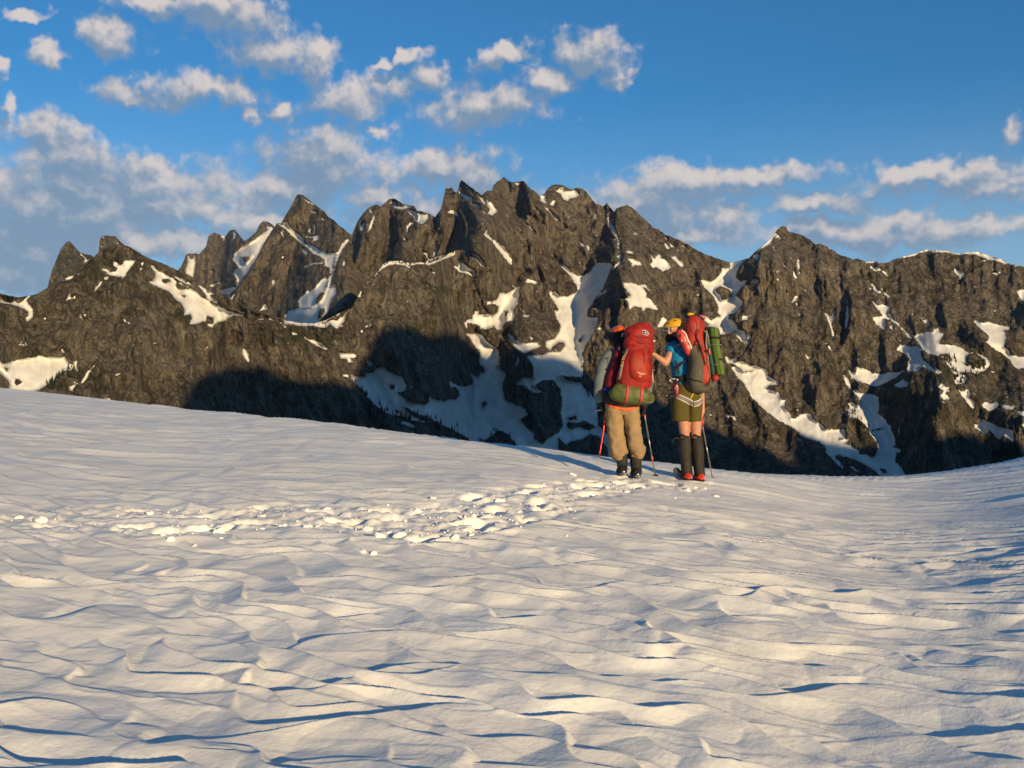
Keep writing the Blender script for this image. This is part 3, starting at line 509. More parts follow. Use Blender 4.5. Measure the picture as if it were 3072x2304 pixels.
# ------------------------------------------------------------ mountain material
def mountain_material(name, haze_tint=0.0):
    m, g, b = new_mat(name)
    geo = g.n('ShaderNodeNewGeometry'); P = geo.outputs['Position']
    at = g.n('ShaderNodeAttribute', attribute_name='snow').outputs['Fac']
    av = g.n('ShaderNodeAttribute', attribute_name='veg').outputs['Fac']
    st = g.vmath('MULTIPLY', P, (1.0, 1.0, 0.28))
    n_big = g.noise(P, 0.006, 4, .6); n_str = g.noise(st, 0.045, 7, .65); n_fin = g.noise(P, 0.12, 7, .7); n_med = g.noise(P, 0.022, 5, .6)
    c = g.mix(g.ramp(n_big, .35, .65), (0.095, 0.070, 0.047, 1), (0.136, 0.110, 0.080, 1))
    c = g.mix(g.ramp(n_str, .40, .68), c, (0.22, 0.182, 0.132, 1))
    c = g.mix(g.math('MULTIPLY', g.ramp(n_str, .47, .30), .75), c, (0.032, 0.023, 0.016, 1))
    c = g.mix(g.math('MULTIPLY', g.ramp(n_fin, .5, .7), .45), c, (0.18, 0.145, 0.105, 1))
    c = g.mix(g.math('MULTIPLY', g.ramp(n_fin, .46, .34), .6), c, (0.03, 0.025, 0.02, 1))
    c = g.mix(g.math('MULTIPLY', g.ramp(n_med, .62, .74), .35), c, (0.16, 0.085, 0.045, 1))
    for sc_, (sx_, sz_), wd in ((.016, (1.0, .22), .022), (.034, (1.0, .16), .030), (.021, (1.0, 1.6), .014)):
        nv = g.noise(g.vmath('MULTIPLY', P, (sx_, sx_, sz_)), sc_, 5, .62)
        c = g.mix(g.ramp(g.math('ABSOLUTE', g.math('SUBTRACT', nv, .5)), 0.0, wd, .62, 0.0), c, (0.016, 0.012, 0.009, 1))
    vn = g.math('ADD', g.math('MULTIPLY', av, 1.0), g.math('MULTIPLY', g.math('SUBTRACT', g.noise(P, 0.04, 6, .65), .5), 3.0))
    vf = g.ramp(vn, .45, 1.0)
    vc = g.mix(g.ramp(n_fin, .4, .6), (0.016, 0.020, 0.007, 1), (0.062, 0.054, 0.018, 1))
    c = g.mix(g.math('MULTIPLY', vf, .8), c, vc)
    sn = g.noise(P, 0.09, 8, .72); 
    sf = g.math('ADD', at, g.math('MULTIPLY', g.math('SUBTRACT', sn, .5), 20.0))
    nspk = g.noise(g.vmath('MULTIPLY', P, (1, 1, 1.4)), 0.085, 3, .5)
    spk = g.math('MULTIPLY', g.ramp(nspk, .70, .725), g.ramp(n_big, .44, .56))
    gul = g.noise(g.vmath('MULTIPLY', P, (1, 1, .22)), .05, 4, .55); spk = g.math('MAXIMUM', spk, g.math('MULTIPLY', g.ramp(gul, .70, .72), g.ramp(n_med, .50, .60)))
    sfac = g.math('MAXIMUM', g.ramp(sf, -.5, .9), spk)
    scol = g.mix(g.ramp(g.noise(P, 0.03, 5, .6), .35, .65), (0.54, 0.52, 0.48, 1), (0.64, 0.63, 0.61, 1))
    scol = g.mix(g.math('MULTIPLY', g.ramp(g.noise(g.vmath('MULTIPLY', P, (1, 1, .2)), .05, 5, .7), .55, .8), .3), scol, (.5, .46, .40, 1))
    fc = g.mix(sfac, c, scol)
    g.lk(fc, b.inputs['Base Color'])
    g.lk(g.mix(sfac, (0.9, .9, .9, 1), (0.6, .6, .6, 1)), b.inputs['Roughness'])
    b.inputs['Specular IOR Level'].default_value = 0.15
    bh = g.math('ADD', g.math('MULTIPLY', n_fin, 6.0), g.math('MULTIPLY', g.noise(st, .09, 6, .7), 13.0))
    bh = g.math('ADD', bh, g.math('MULTIPLY', g.noise(P, .35, 4, .6), 2.0))
    bh = g.math('MULTIPLY', bh, g.math('SUBTRACT', 1.0, g.math('MULTIPLY', sfac, .93)))
    vo = g.n('ShaderNodeTexVoronoi', feature='DISTANCE_TO_EDGE'); g.lk(g.vmath('ADD', g.vmath('MULTIPLY', P, (1, 1, .45)), g.vmath('SCALE', g.noise(P, .03, 4, .6, 'Color'), scale=30)), vo.inputs['Vector']); vo.inputs['Scale'].default_value = .045
    bh = g.math('ADD', bh, g.math('MULTIPLY', g.math('MULTIPLY', g.ramp(vo.outputs[0], 0, .10), 3.0), g.math('SUBTRACT', 1.0, sfac)))
    bp = g.n('ShaderNodeBump'); bp.inputs['Strength'].default_value = 1.0; bp.inputs['Distance'].default_value = 1.0
    g.lk(bh, bp.inputs['Height']); g.lk(bp.outputs[0], b.inputs['Normal'])
    return m
MAT_MTN = mountain_material('alpine_rock_and_snow')
make_range('mountain', depth_M, SKY_M, 668, 3150, 2.6, 1600, 390, 11, MAT_MTN, 1.6, 'jagged main range of dark rock peaks, couloirs and snowfields across the valley', (0, 1500))
make_range('mountain', depth_N, SKY_N, -80, 1480, 2.7, 1600, 270, 23, MAT_MTN, 1.2, 'nearer brown ridge and snow crested buttress across the valley', (1300, 0))
make_range('mountain', depth_Q, SKY_Q, 90, 880, 2.7, 1050, 130, 37, MAT_MTN, 1.0, 'far rock spires showing behind the brown ridge')

# ------------------------------------------------------------ the mountain behind the camera whose shadow falls on the range
EDGE = [('N','A','1400,2400;1500,1800;1540,1640;1580,1560;1620,1510;1680,1440;1760,1390;1850,1360;1950,1330;2050,1310;2120,1310;2200,1335'),
        ('N','C','80,685;150,730;220,770;300,795;400,810;500,815;600,815;700,820;800,850;870,830;905,790;925,740;925,680;935,620;960,540;1000,460;1080,390;1170,340;1270,335;1350,360;1430,395;1510,425;1580,405;1660,390;1730,395;1790,430;1850,480;1900,550;1950,590'),
        ('M','C','2050,590;2130,605'),('M','I','1140,990;1200,1000;1270,1040;1350,1040;1430,1055;1500,1080;1560,1110;1640,1160;1700,1180;1760,1150'),
        ('M','G','-60,780;60,770;160,800;230,870;300,960;380,1080;450,1180;520,1290;600,1340;700,1350;800,1360;900,1370;1000,1370;1080,1330;1110,1150;1120,1010;1190,1020;1300,1070;1450,1120;1560,1150;1640,1140;1750,1170;1900,1150;2000,1130;2130,1140'),
        ('M','H','880,1100;1000,1130;1200,1100;1350,1050;1500,1030;1650,1040;1800,1060;1850,1100;2000,1150;2212,1200;2600,1230')]
YC = -300.0
cx, cz = [], []
for lay, t, s in EDGE:
    P = T(t, s); dn = [P[0]]
    for a, b_ in zip(P[:-1], P[1:]):
        for k in range(1, 5): dn.append(a + (b_ - a) * k / 4)
    P = np.array(dn)
    V, _ = surface(depth_N if lay == 'N' else depth_M, P[:, 0], P[:, 1], 23 if lay == 'N' else 11)
    tt = (V[:, 1] - YC) / (-S_DIR.y)
    cx.append(V[:, 0] + tt * S_DIR.x); cz.append(V[:, 2] + tt * S_DIR.z)
cx = np.concatenate(cx); cz = np.concatenate(cz)
bins = np.arange(cx.min() - 5, cx.max() + 6, 12.0)
hx = (bins[:-1] + bins[1:]) / 2; hz = np.full(len(hx), np.nan)
for i in range(len(hx)):
    mm = (cx >= bins[i]) & (cx < bins[i + 1])
    if mm.any(): hz[i] = np.min(cz[mm])
ok = ~np.isnan(hz); hz = np.interp(hx, hx[ok], hz[ok])
# shoulders run down on both sides
LX = np.arange(hx[0] - 1500, hx[0], 30); RX = np.arange(hx[-1] + 30, hx[-1] + 2200, 30)
cxs = np.concatenate([LX, hx, RX])
czs = np.concatenate([hz[0] - (hx[0] - LX) * 1.0, hz, hz[-1] - (RX - hx[-1]) * .12])
K = 26
offs = np.concatenate([-np.linspace(1, 0, K) ** 1.6 * 1500, np.linspace(0, 1, K)[1:] ** 1.6 * 1500])
V = np.zeros((len(offs), len(cxs), 3))
for i, oy in enumerate(offs):
    n = fbm(cxs / 160, np.full_like(cxs, oy / 160), 4, 77) * min(1, abs(oy) / 200) * 60
    V[i, :, 0] = cxs; V[i, :, 1] = YC - 350 * 0 + oy; V[i, :, 2] = np.maximum(czs - abs(oy) * (.95 if oy > 0 else .75) + n, -700)
o = grid_mesh('mountain', V, MAT_MTN, {'snow': 14 * fbm(V[..., 0] / 200, V[..., 1] / 200, 4, 5) - 2, 'veg': 0 * V[..., 0]})
tag(o, 'high ridge behind the camera that throws its shadow on the range', None, None, 'structure')
# ------------------------------------------------------------ valley floor out to the horizon
m, g, b = new_mat('valley_forest_floor')
P = g.n('ShaderNodeNewGeometry').outputs['Position']
g.lk(g.mix(g.ramp(g.noise(P, .004, 6, .6), .4, .6), (.03, .04, .02, 1), (.07, .06, .045, 1)), b.inputs['Base Color']); b.inputs['Roughness'].default_value = .95
n = 60
rr = np.concatenate([[0.0], 600 * 1.09 ** np.arange(0, 34)]); aa = np.linspace(0, 2 * math.pi, 97)
V = np.stack([rr[:, None] * np.cos(aa), rr[:, None] * np.sin(aa), -640 + 25 * fbm(rr[:, None] * np.cos(aa) / 900, rr[:, None] * np.sin(aa) / 900, 3, 3)], -1)
tag(grid_mesh('ground', V, m), 'dark valley floor running out to the horizon', None, None, 'structure')

# ------------------------------------------------------------ the snowfield
# the rim where the snow drops away: surveyed picture points and its distance in metres
RIM = [(-500, 1120, 34), (0, 1168, 31), (300, 1197, 29), (600, 1240, 23), (830, 1262, 19.5), (1100, 1298, 16.5), (1400, 1336, 14.6), (1600, 1360, 13.9), (1800, 1388, 13.9),
       (2000, 1412, 13.6), (2200, 1430, 14), (2400, 1443, 15), (2530, 1449, 16), (2700, 1441, 16.8), (2850, 1427, 17.6), (2950, 1410, 18.2), (3072, 1384, 19), (3300, 1330, 21), (3560, 1290, 24)]
rp = np.array(RIM, float)
X, Y, t_ = ray(rp[:, 0], rp[:, 1]); RAZ = np.arctan2(X, Y); RT = t_; RD = rp[:, 2]
fa = np.linspace(-math.pi, math.pi, 3601)
ft = np.interp(fa, RAZ, RT); fd = np.interp(fa, RAZ, RD)
# behind the camera: gently uphill, far
bk = sstep(.75, 1.6, np.abs(fa)); ft = ft * (1 - bk) + (-0.065) * bk; fd = fd * (1 - bk) + 60 * bk
kk = np.exp(-0.5 * (np.arange(-70, 71) / 18.0) ** 2); kk /= kk.sum()
ft = np.convolve(np.pad(ft, 70, 'wrap'), kk, 'valid'); fd = np.convolve(np.pad(fd, 70, 'wrap'), kk, 'valid')

# churned trail: stations along it on the snow (picture points)
_a0 = math.atan2(*[float(v) for v in ray(1900, 1400)[:2]]); S0 = -float(np.interp(_a0, fa, ft)) - EYE / float(np.interp(_a0, fa, fd))
def base_z(x, y):
    x = np.asarray(x, float); y = np.asarray(y, float)
    d = np.hypot(x, y); az = np.arctan2(x, y)
    dc = np.interp(az, fa, fd); tc = np.interp(az, fa, ft)
    s = -tc - EYE / dc                                   # z = -s d reaches the rim's bearing at dc
    w_ = sstep(4, 13, d); s = .5 * (S0 + s) * (1 - w_) + s * w_
    e = np.maximum(0, d - dc)
    drop = np.where(e < 8, 0.035 * e ** 2, 0.035 * 64 + .56 * (e - 8))
    near = sstep(0, 3, d)
    return -s * d * near - drop

def snow_at(px, py, it=60):
    """where the line of sight through a picture point meets the smooth snow"""
    X, Y, t = ray(px, py); X, Y, t = float(X), float(Y), float(t)
    lo, hi = 1.0, None
    d = 1.0
    while d < 60:
        if EYE + t * d < float(base_z(X * d, Y * d)): hi = d; break
        lo = d; d += .1
    if hi is None: hi = lo
    for _ in range(20):
        mid = (lo + hi) / 2
        if EYE + t * mid < float(base_z(X * mid, Y * mid)): hi = mid
        else: lo = mid
    return X * hi, Y * hi

plane_pt = snow_at

# sun cups: bowls between sharp-edged ribs that run across the slope
CA = R(-27)
def ripple(x, y, ang, lam, sd, wob, lee=.15, patch=0.0):
    """one family of wind-and-sun crests: long easy rise towards the far side, sharp lip, short steep lee"""
    c, s_ = math.cos(CA + R(ang)), math.sin(CA + R(ang))
    u = x * c + y * s_; v = -x * s_ + y * c
    ph = v / lam + wob * fbm(u / (lam * 2.0), v / (lam * 2.6), 2, sd, .4) + .5 * fbm(x / (lam * 8), y / (lam * 8), 2, sd + 1)
    k = ph - np.floor(ph); h = 1 - lee
    up = np.clip(k / h, 0, 1) ** 1.2; dn = np.clip((1 - k) / lee, 0, 1); dn = dn * dn * (3 - 2 * dn) * .5 + dn * .5
    a = np.clip(.86 - patch + (.55 + patch) * 1.2 * fbm(u / (lam * 4.5), v / (lam * 2.2), 2, sd + 2, .4), 0, 1.3)
    return np.where(k < h, up, dn) * a
def cups(x, y):
    d = np.hypot(x, y)
    x = x + .035 * fbm(x / .5, y / .5, 2, 201); y = y + .035 * fbm(x / .5 + 9, y / .5, 2, 202)
    n1 = np.maximum(np.maximum(ripple(x, y, -4, .31, 31, .80), ripple(x, y, 26, .48, 41, .6, patch=.22) * 1.1), ripple(x, y, -17, .42, 51, .75, patch=.1))
    n2 = np.maximum(ripple(x, y, -8, .19, 61, .6, .2, .1), ripple(x, y, 24, .24, 71, .5, .2, .25))
    n3 = np.maximum(ripple(x, y, -4, .55, 81, .7, .18), ripple(x, y, 22, .72, 91, .5, .18, .2))
    n4 = np.maximum(ripple(x, y, -4, 1.1, 101, .7, .2), ripple(x, y, 18, 1.4, 111, .5, .2, .15))
    f1 = 1 - sstep(8.5, 12.5, d); f2 = 1 - sstep(5.5, 8.5, d); f3 = sstep(6, 11, d) * (1 - sstep(22, 30, d)); f4 = sstep(13, 20, d)
    z = .054 * n1 * f1 + .006 * n2 * f2 + .046 * n3 * f3 + .062 * n4 * f4
    z = z + (.003 * fbm(x / .22, y / .22, 2, 220) + .007 * fbm(x / .5, y / .35, 2, 223)) * f2 + .022 * fbm(x / 3.1, y / 3.1, 2, 221)
    return z - .035

TRAIL = []
def tr(pts, w):
    P = [plane_pt(a, b) for a, b in pts]
    TRAIL.append((np.array(P), w))
tr([(-200, 1540), (60, 1560), (330, 1580), (560, 1590), (800, 1575), (1050, 1560), (1300, 1580), (1480, 1560), (1620, 1500), (1800, 1468), (1900, 1450), (2080, 1462)], .30)
tr([(300, 1530), (600, 1545), (900, 1530), (1200, 1548), (1400, 1520), (1550, 1478), (1750, 1452), (1880, 1440)], .26)
tr([(1000, 1580), (1250, 1615), (1430, 1600), (1560, 1560), (1700, 1520)], .2)
def trail_d(x, y):
    dm = np.full(np.shape(x), 9.0)
    for P, w in TRAIL:
        for (x0, y0), (x1, y1) in zip(P[:-1], P[1:]):
            ex, ey = x1 - x0, y1 - y0; L = ex * ex + ey * ey
            t = np.clip(((x - x0) * ex + (y - y0) * ey) / L, 0, 1)
            dm = np.minimum(dm, np.hypot(x - x0 - t * ex, y - y0 - t * ey) / w)
    return dm
rs = random.Random(5)
PRINTS = []
for P, w in TRAIL:
    seg = np.hypot(*np.diff(P, axis=0).T); L = seg.sum(); s = .3; side = 1
    while s < L - .15:
        k = int(np.searchsorted(np.cumsum(seg), s)); k = min(k, len(seg) - 1)
        t = (s - (np.cumsum(seg)[k] - seg[k])) / seg[k]
        p = P[k] + (P[k + 1] - P[k]) * t; dv = (P[k + 1] - P[k]) / seg[k]
        PRINTS.append((p[0] - dv[1] * .1 * side + rs.uniform(-.04, .04), p[1] + dv[0] * .1 * side, math.atan2(dv[1], dv[0]) + rs.uniform(-.3, .3), rs.uniform(.6, 1.25)))
        side = -side; s += rs.uniform(.4, .75)
for a, b_ in ((1455, 1598), (640, 1592), (1445, 1560), (1760, 1464)):
    p = plane_pt(a, b_); PRINTS.append((p[0], p[1], rs.uniform(-.4, .4), 1.6))
FOOT = []      # boot positions, filled below, packed snow
def ground_z(x, y, detail=True):
    z = base_z(x, y)
    if not detail: return z
    x = np.asarray(x, float); y = np.asarray(y, float)
    d = np.hypot(x, y)
    dc = np.interp(np.arctan2(x, y), fa, fd)
    amp = 1 - .25 * sstep(8, 22, d); amp = np.where(d > dc + 30, .3, amp)
    td = trail_d(x, y); tw = 1 - sstep(.5, 1.35, td)
    z = z + cups(x, y) * amp * (1 - .35 * tw)
    z = z + tw * (.018 * fbm(x / .15, y / .17, 4, 240, .55) - .010)
    for fx, fy, fr, fs in PRINTS:
        ddx = x - fx; ddy = y - fy
        a = ddx * math.cos(fr) + ddy * math.sin(fr); b2 = -ddx * math.sin(fr) + ddy * math.cos(fr)
        q = np.sqrt((a / .17) ** 2 + (b2 / .085) ** 2)
        z = z - .085 * fs * (1 - sstep(.55, 1.15, q)) + .012 * fs * np.exp(-((q - 1.45) / .4) ** 2)
    for fx, fy, fr in FOOT:
        q = np.hypot(x - fx, y - fy) / fr
        z = np.where(q < 1.6, z * sstep(.9, 1.6, q) + (base_z(fx, fy) + 0.0) * (1 - sstep(.9, 1.6, q)), z)
    return z
FOOTPX = [(1846, 1424), (1908, 1436), (2060, 1440), (2098, 1442)]
# snow mesh: columns by bearing, rings by distance
pxc = np.arange(-260, 3340, 5.4)
Xc, Yc, _ = ray(pxc, np.full(pxc.shape, 960.0)); aF = np.arctan2(Xc, Yc)
aL = np.linspace(-math.pi, aF[0], 60)[:-1]; aR = np.linspace(aF[-1], math.pi, 60)[1:]
AZ = np.concatenate([aL, aF, aR])
dcA = np.interp(AZ, fa, fd)
NR = 740
w = np.linspace(0, 1, NR)
inv = 1 / 3.2 + (1 / dcA[None, :] * 1.0 - 1 / 3.2) * w[:, None]
D1 = 1 / inv
D0 = np.linspace(0.0, 3.2, 30)[:-1, None] + 0 * dcA[None, :]
e = np.concatenate([np.arange(.12, 3, .16), np.arange(3.2, 9, .6), np.array([10, 13, 18, 26, 40, 60, 90, 140, 220, 340, 520, 800, 1150])])
D2 = dcA[None, :] + e[:, None]
Dm = np.concatenate([D0, D1, D2])
gxm = Dm * np.sin(AZ)[None, :]; gym = Dm * np.cos(AZ)[None, :]
for fpx, fpy in FOOTPX:
    fx, fy = snow_at(fpx, fpy); FOOT.append((fx, fy, .13))
gz = ground_z(gxm, gym)
gz = np.where(Dm > 120, base_z(gxm, gym) + 3 * fbm(gxm / 60, gym / 60, 4, 9), gz)

m, g, b = new_mat('old_summer_snow')
P = g.n('ShaderNodeNewGeometry').outputs['Position']
nb = g.noise(P, 1.1, 5, .6); nf = g.noise(P, 38, 5, .65); ng = g.noise(P, 260, 3, .6)
c = g.mix(g.ramp(nb, .35, .7), (0.81, 0.775, 0.72, 1), (0.88, 0.855, 0.81, 1))
c = g.mix(g.math('MULTIPLY', g.ramp(g.noise(P, .55, 5, .7), .52, .75), .35), c, (0.70, 0.655, 0.60, 1))
spot = g.ramp(g.noise(P, 21, 2, .5), .80, .82)
c = g.mix(g.math('MULTIPLY', spot, .7), c, (0.12, 0.10, 0.08, 1))
g.lk(c, b.inputs['Base Color']); b.inputs['Roughness'].default_value = .55
b.inputs['Specular IOR Level'].default_value = .25
b.inputs['Subsurface Weight'].default_value = 0.0
bh = g.math('ADD', g.math('MULTIPLY', nf, .0035), g.math('MULTIPLY', ng, .0010))
bh = g.math('ADD', bh, g.math('MULTIPLY', g.noise(P, 9, 3, .5), .010))
bp = g.n('ShaderNodeBump'); bp.inputs['Strength'].default_value = .8; bp.inputs['Distance'].default_value = 1
g.lk(bh, bp.inputs['Height']); g.lk(bp.outputs[0], b.inputs['Normal'])
MAT_SNOW = m
tag(grid_mesh('snowfield', np.stack([gxm, gym, gz], -1), MAT_SNOW), 'sun cupped snowfield with a trodden trail', None, None, 'structure')
# ------------------------------------------------------------ building kit for figures and gear
from mathutils.bvhtree import BVHTree
from mathutils import noise as mn

def fabric(name, c, rough=.8, var=.25, bump=.0015, scale=60, spec=.25, dirt=None, weave=900):
    m, g, b = new_mat(name)
    P = g.n('ShaderNodeTexCoord').outputs['Object']
    n1 = g.noise(P, 9, 5, .6); n2 = g.noise(P, scale, 4, .6)
    d = tuple(v * (1 - var) for v in c) + (1,); l = tuple(min(1, v * (1 + var)) for v in c) + (1,)
    cc = g.mix(g.ramp(n1, .3, .7), d, l)
    if dirt: cc = g.mix(g.math('MULTIPLY', g.ramp(g.noise(P, 5, 6, .7), .5, .72), .55), cc, (*dirt, 1))
    g.lk(cc, b.inputs['Base Color']); b.inputs['Roughness'].default_value = rough; b.inputs['Specular IOR Level'].default_value = spec
    bh = g.math('ADD', g.math('MULTIPLY', n2, bump), g.math('MULTIPLY', g.noise(P, weave, 2, .5), bump * .12))
    bp = g.n('ShaderNodeBump'); bp.inputs['Strength'].default_value = 1; bp.inputs['Distance'].default_value = 1
    g.lk(bh, bp.inputs['Height']); g.lk(bp.outputs[0], b.inputs['Normal'])
    return m
def metal(name, c, rough=.35):
    m, g, b = new_mat(name)
    P = g.n('ShaderNodeTexCoord').outputs['Object']
    n = g.noise(P, 70, 3, .6)
    g.lk(g.mix(n, tuple(v * .8 for v in c) + (1,), tuple(c) + (1,)), b.inputs['Base Color'])
    b.inputs['Metallic'].default_value = .85; g.lk(g.ramp(n, .2, .8, rough - .08, rough + .1), b.inputs['Roughness'])
    return m

class MB:
    def __init__(s): s.v = []; s.f = []
    def add(s, vs, fs):
        o = len(s.v); s.v += [tuple(v) for v in vs]; s.f += [tuple(i + o for i in f) for f in fs]; return s
    def loft(s, rings, seg=24, power=2.0, sub=6, fold=0.0, fscale=7.0, fstretch=(1, 1, .45), seed=0, ref=(0, 1, 0), caps=True, end_pow=None):
        """rings: (centre, half width, half depth); a smooth tube through them"""
        C = [Vector(r[0]) for r in rings]; A = [r[1] for r in rings]; B = [r[2] for r in rings]
        n = len(C); cs = []
        def cr(p0, p1, p2, p3, t): return 0.5 * ((2 * p1) + (p2 - p0) * t + (2 * p0 - 5 * p1 + 4 * p2 - p3) * t * t + (3 * p1 - p0 - 3 * p2 + p3) * t ** 3)
        for i in range(n - 1):
            for k in range(sub):
                t = k / sub; i0, i3 = max(0, i - 1), min(n - 1, i + 2)
                cs.append((cr(C[i0], C[i], C[i + 1], C[i3], t), max(1e-4, cr(A[i0], A[i], A[i + 1], A[i3], t)), max(1e-4, cr(B[i0], B[i], B[i + 1], B[i3], t))))
        cs.append((C[-1], A[-1], B[-1]))
        vs = []; m = len(cs); ref = Vector(ref)
        for i, (c, a, b) in enumerate(cs):
            tg = (cs[min(m - 1, i + 1)][0] - cs[max(0, i - 1)][0]).normalized()
            sx = ref.cross(tg)
            if sx.length < .05: sx = Vector((1, 0, 0))
            sx.normalize(); sy = tg.cross(sx).normalized()
            for k in range(seg):
                th = 2 * math.pi * k / seg; co, si = math.cos(th), math.sin(th)
                e = 2 / power
                x = math.copysign(abs(co) ** e, co); y = math.copysign(abs(si) ** e, si)
                p = c + sx * (a * x) + sy * (b * y)
                if fold:
                    q = Vector((p.x * fscale * fstretch[0], p.y * fscale * fstretch[1], p.z * fscale * fstretch[2])) + Vector((seed * 3.1, seed, 0))
                    nn = mn.noise(q) * .9 + (.5 - abs(mn.noise(q * 1.9))) * .9 + mn.noise(q * 4.1) * .25
                    p += (sx * x + sy * y).normalized() * (fold * nn)
                vs.append(p)
        fs = []
        for i in range(m - 1):
            for k in range(seg):
                k2 = (k + 1) % seg; fs.append((i * seg + k, i * seg + k2, (i + 1) * seg + k2, (i + 1) * seg + k))
        if caps:
            vs.append(cs[0][0]); vs.append(cs[-1][0]); a0 = m * seg
            for k in range(seg):
                k2 = (k + 1) % seg; fs.append((a0, k2, k)); fs.append((a0 + 1, (m - 1) * seg + k, (m - 1) * seg + k2))
        return s.add(vs, fs)
    def tube(s, pts, r, seg=8, sub=3, flat=1.0, ref=(0, 1, 0)):
        rr = r if isinstance(r, (list, tuple)) else [r] * len(pts)
        return s.loft([(p, q, q * flat) for p, q in zip(pts, rr)], seg, 2, sub, ref=ref)
    def ell(s, c, r, rot=None, nu=20, nv=12, p=2.0):
        c = Vector(c); M = rot if rot else Matrix.Identity(3); vs = []; fs = []
        for j in range(nv + 1):
            ph = math.pi * j / nv
            for i in range(nu):
                th = 2 * math.pi * i / nu
                d = [math.sin(ph) * math.cos(th), math.sin(ph) * math.sin(th), math.cos(ph)]
                d = [math.copysign(abs(v) ** (2 / p), v) for v in d]
                vs.append(c + M @ Vector((r[0] * d[0], r[1] * d[1], r[2] * d[2])))
        for j in range(nv):
            for i in range(nu):
                i2 = (i + 1) % nu; fs.append((j * nu + i, (j + 1) * nu + i, (j + 1) * nu + i2, j * nu + i2))
        return s.add(vs, fs)
    def cap(s, a, b, ra, rb, seg=14):
        a, b = Vector(a), Vector(b); t = (b - a).normalized()
        pts = []
        for k in range(4):
            u = math.pi / 2 * k / 4; pts.append((a - t * ra * math.cos(u), max(.0005, ra * math.sin(u))))
        pts.append((a, ra)); pts.append((b, rb))
        for k in range(3, -1, -1):
            u = math.pi / 2 * k / 4; pts.append((b + t * rb * math.cos(u), max(.0005, rb * math.sin(u))))
        return s.loft([(p, r, r) for p, r in pts], seg, 2, 1, ref=(0, 1, 0) if abs(t.y) < .9 else (1, 0, 0))
    def build(s, name, mat, parent=None, smooth=True, remesh=None, smoothit=0, sub=0):
        me = bpy.data.meshes.new(name); me.from_pydata(s.v, [], s.f); me.validate(); me.update()
        o = bpy.data.objects.new(name, me); col.objects.link(o)
        if remesh:
            md = o.modifiers.new('r', 'REMESH'); md.mode = 'VOXEL'; md.voxel_size = remesh
            if smoothit:
                ms = o.modifiers.new('s', 'SMOOTH'); ms.iterations = smoothit; ms.factor = .5
        if sub:
            mu = o.modifiers.new('u', 'SUBSURF'); mu.levels = sub; mu.render_levels = sub
        if remesh or sub:
            dg = bpy.context.evaluated_depsgraph_get(); dg.update()
            me2 = bpy.data.meshes.new_from_object(o.evaluated_get(dg)); o.modifiers.clear(); old = o.data; o.data = me2; bpy.data.meshes.remove(old); me2.name = name
        if smooth: o.data.polygons.foreach_set('use_smooth', [True] * len(o.data.polygons))
        o.data.materials.clear(); o.data.materials.append(mat)
        if parent: o.parent = parent
        return o

def empty(name, loc, label=None, cat=None, group=None):
    o = bpy.data.objects.new(name, None); o.empty_display_size = .1; o.location = loc; col.objects.link(o)
    return tag(o, label, cat, group)

class Place:
    """local frame of a figure standing on the snow: picture survey -> metres"""
    def __init__(s, px, py):
        x, y = snow_at(px, py); s.x, s.y = x, y; s.z = float(base_z(x, y))
    def L(s, px, py, yo=0.0):
        X, Y, t = (float(v) for v in ray(px, py)); k = (s.y + yo) / Y
        return Vector((X * k - s.x, yo, EYE + t * k - s.z))
def bvh(objs):
    vs, fs = [], []
    for o in objs:
        n = len(vs); vs += [v.co.copy() for v in o.data.vertices]; fs += [tuple(i + n for i in p.vertices) for p in o.data.polygons]
    return BVHTree.FromPolygons(vs, fs)
def drape(tree, pts, width, thick=.003, y0=-1.5, steps=10, lift=.002, flip=1, mb=None, d=(0, 1, 0)):
    """a strap laid over a surface; pts are local (x, z) or points, cast along d"""
    P = [Vector((p[0], 0, p[1])) if len(p) == 2 else Vector(p) for p in pts]
    path = []
    for a, b in zip(P[:-1], P[1:]):
        for k in range(steps): path.append(a.lerp(b, k / steps))
    path.append(P[-1]); d = Vector(d).normalized(); rows = []
    last = None
    for i, p in enumerate(path):
        tg = (path[min(len(path) - 1, i + 1)] - path[max(0, i - 1)]); tg.normalize()
        sd = tg.cross(d).normalized() * (width / 2)
        row = []
        for k in (-1, -.33, .33, 1):
            q = p + sd * k; o = q + d * (y0 - q.dot(d))
            h = tree.ray_cast(o, d)
            if h[0] is not None: last = h[0]; row.append(h[0] - d * lift)
            else:
                y = last.dot(d) if last else 0
                row.append(q + d * (y - q.dot(d)) - d * lift)
        ml = sorted(r.dot(d) for r in row)[1]
        row = [r + d * max(-.012, min(.012, 0)) for r in row]
        rows.append(row)
    mb = mb or MB(); vs = []; fs = []
    for row in rows:
        vs += [r - d * thick for r in row] + [r + d * .004 for r in reversed(row)]
    n = 8
    for i in range(len(rows) - 1):
        for k in range(n):
            k2 = (k + 1) % n; fs.append((i * n + k, i * n + k2, (i + 1) * n + k2, (i + 1) * n + k))
    fs.append(tuple(range(n))); fs.append(tuple((len(rows) - 1) * n + k for k in range(n)))
    return mb.add(vs, fs)
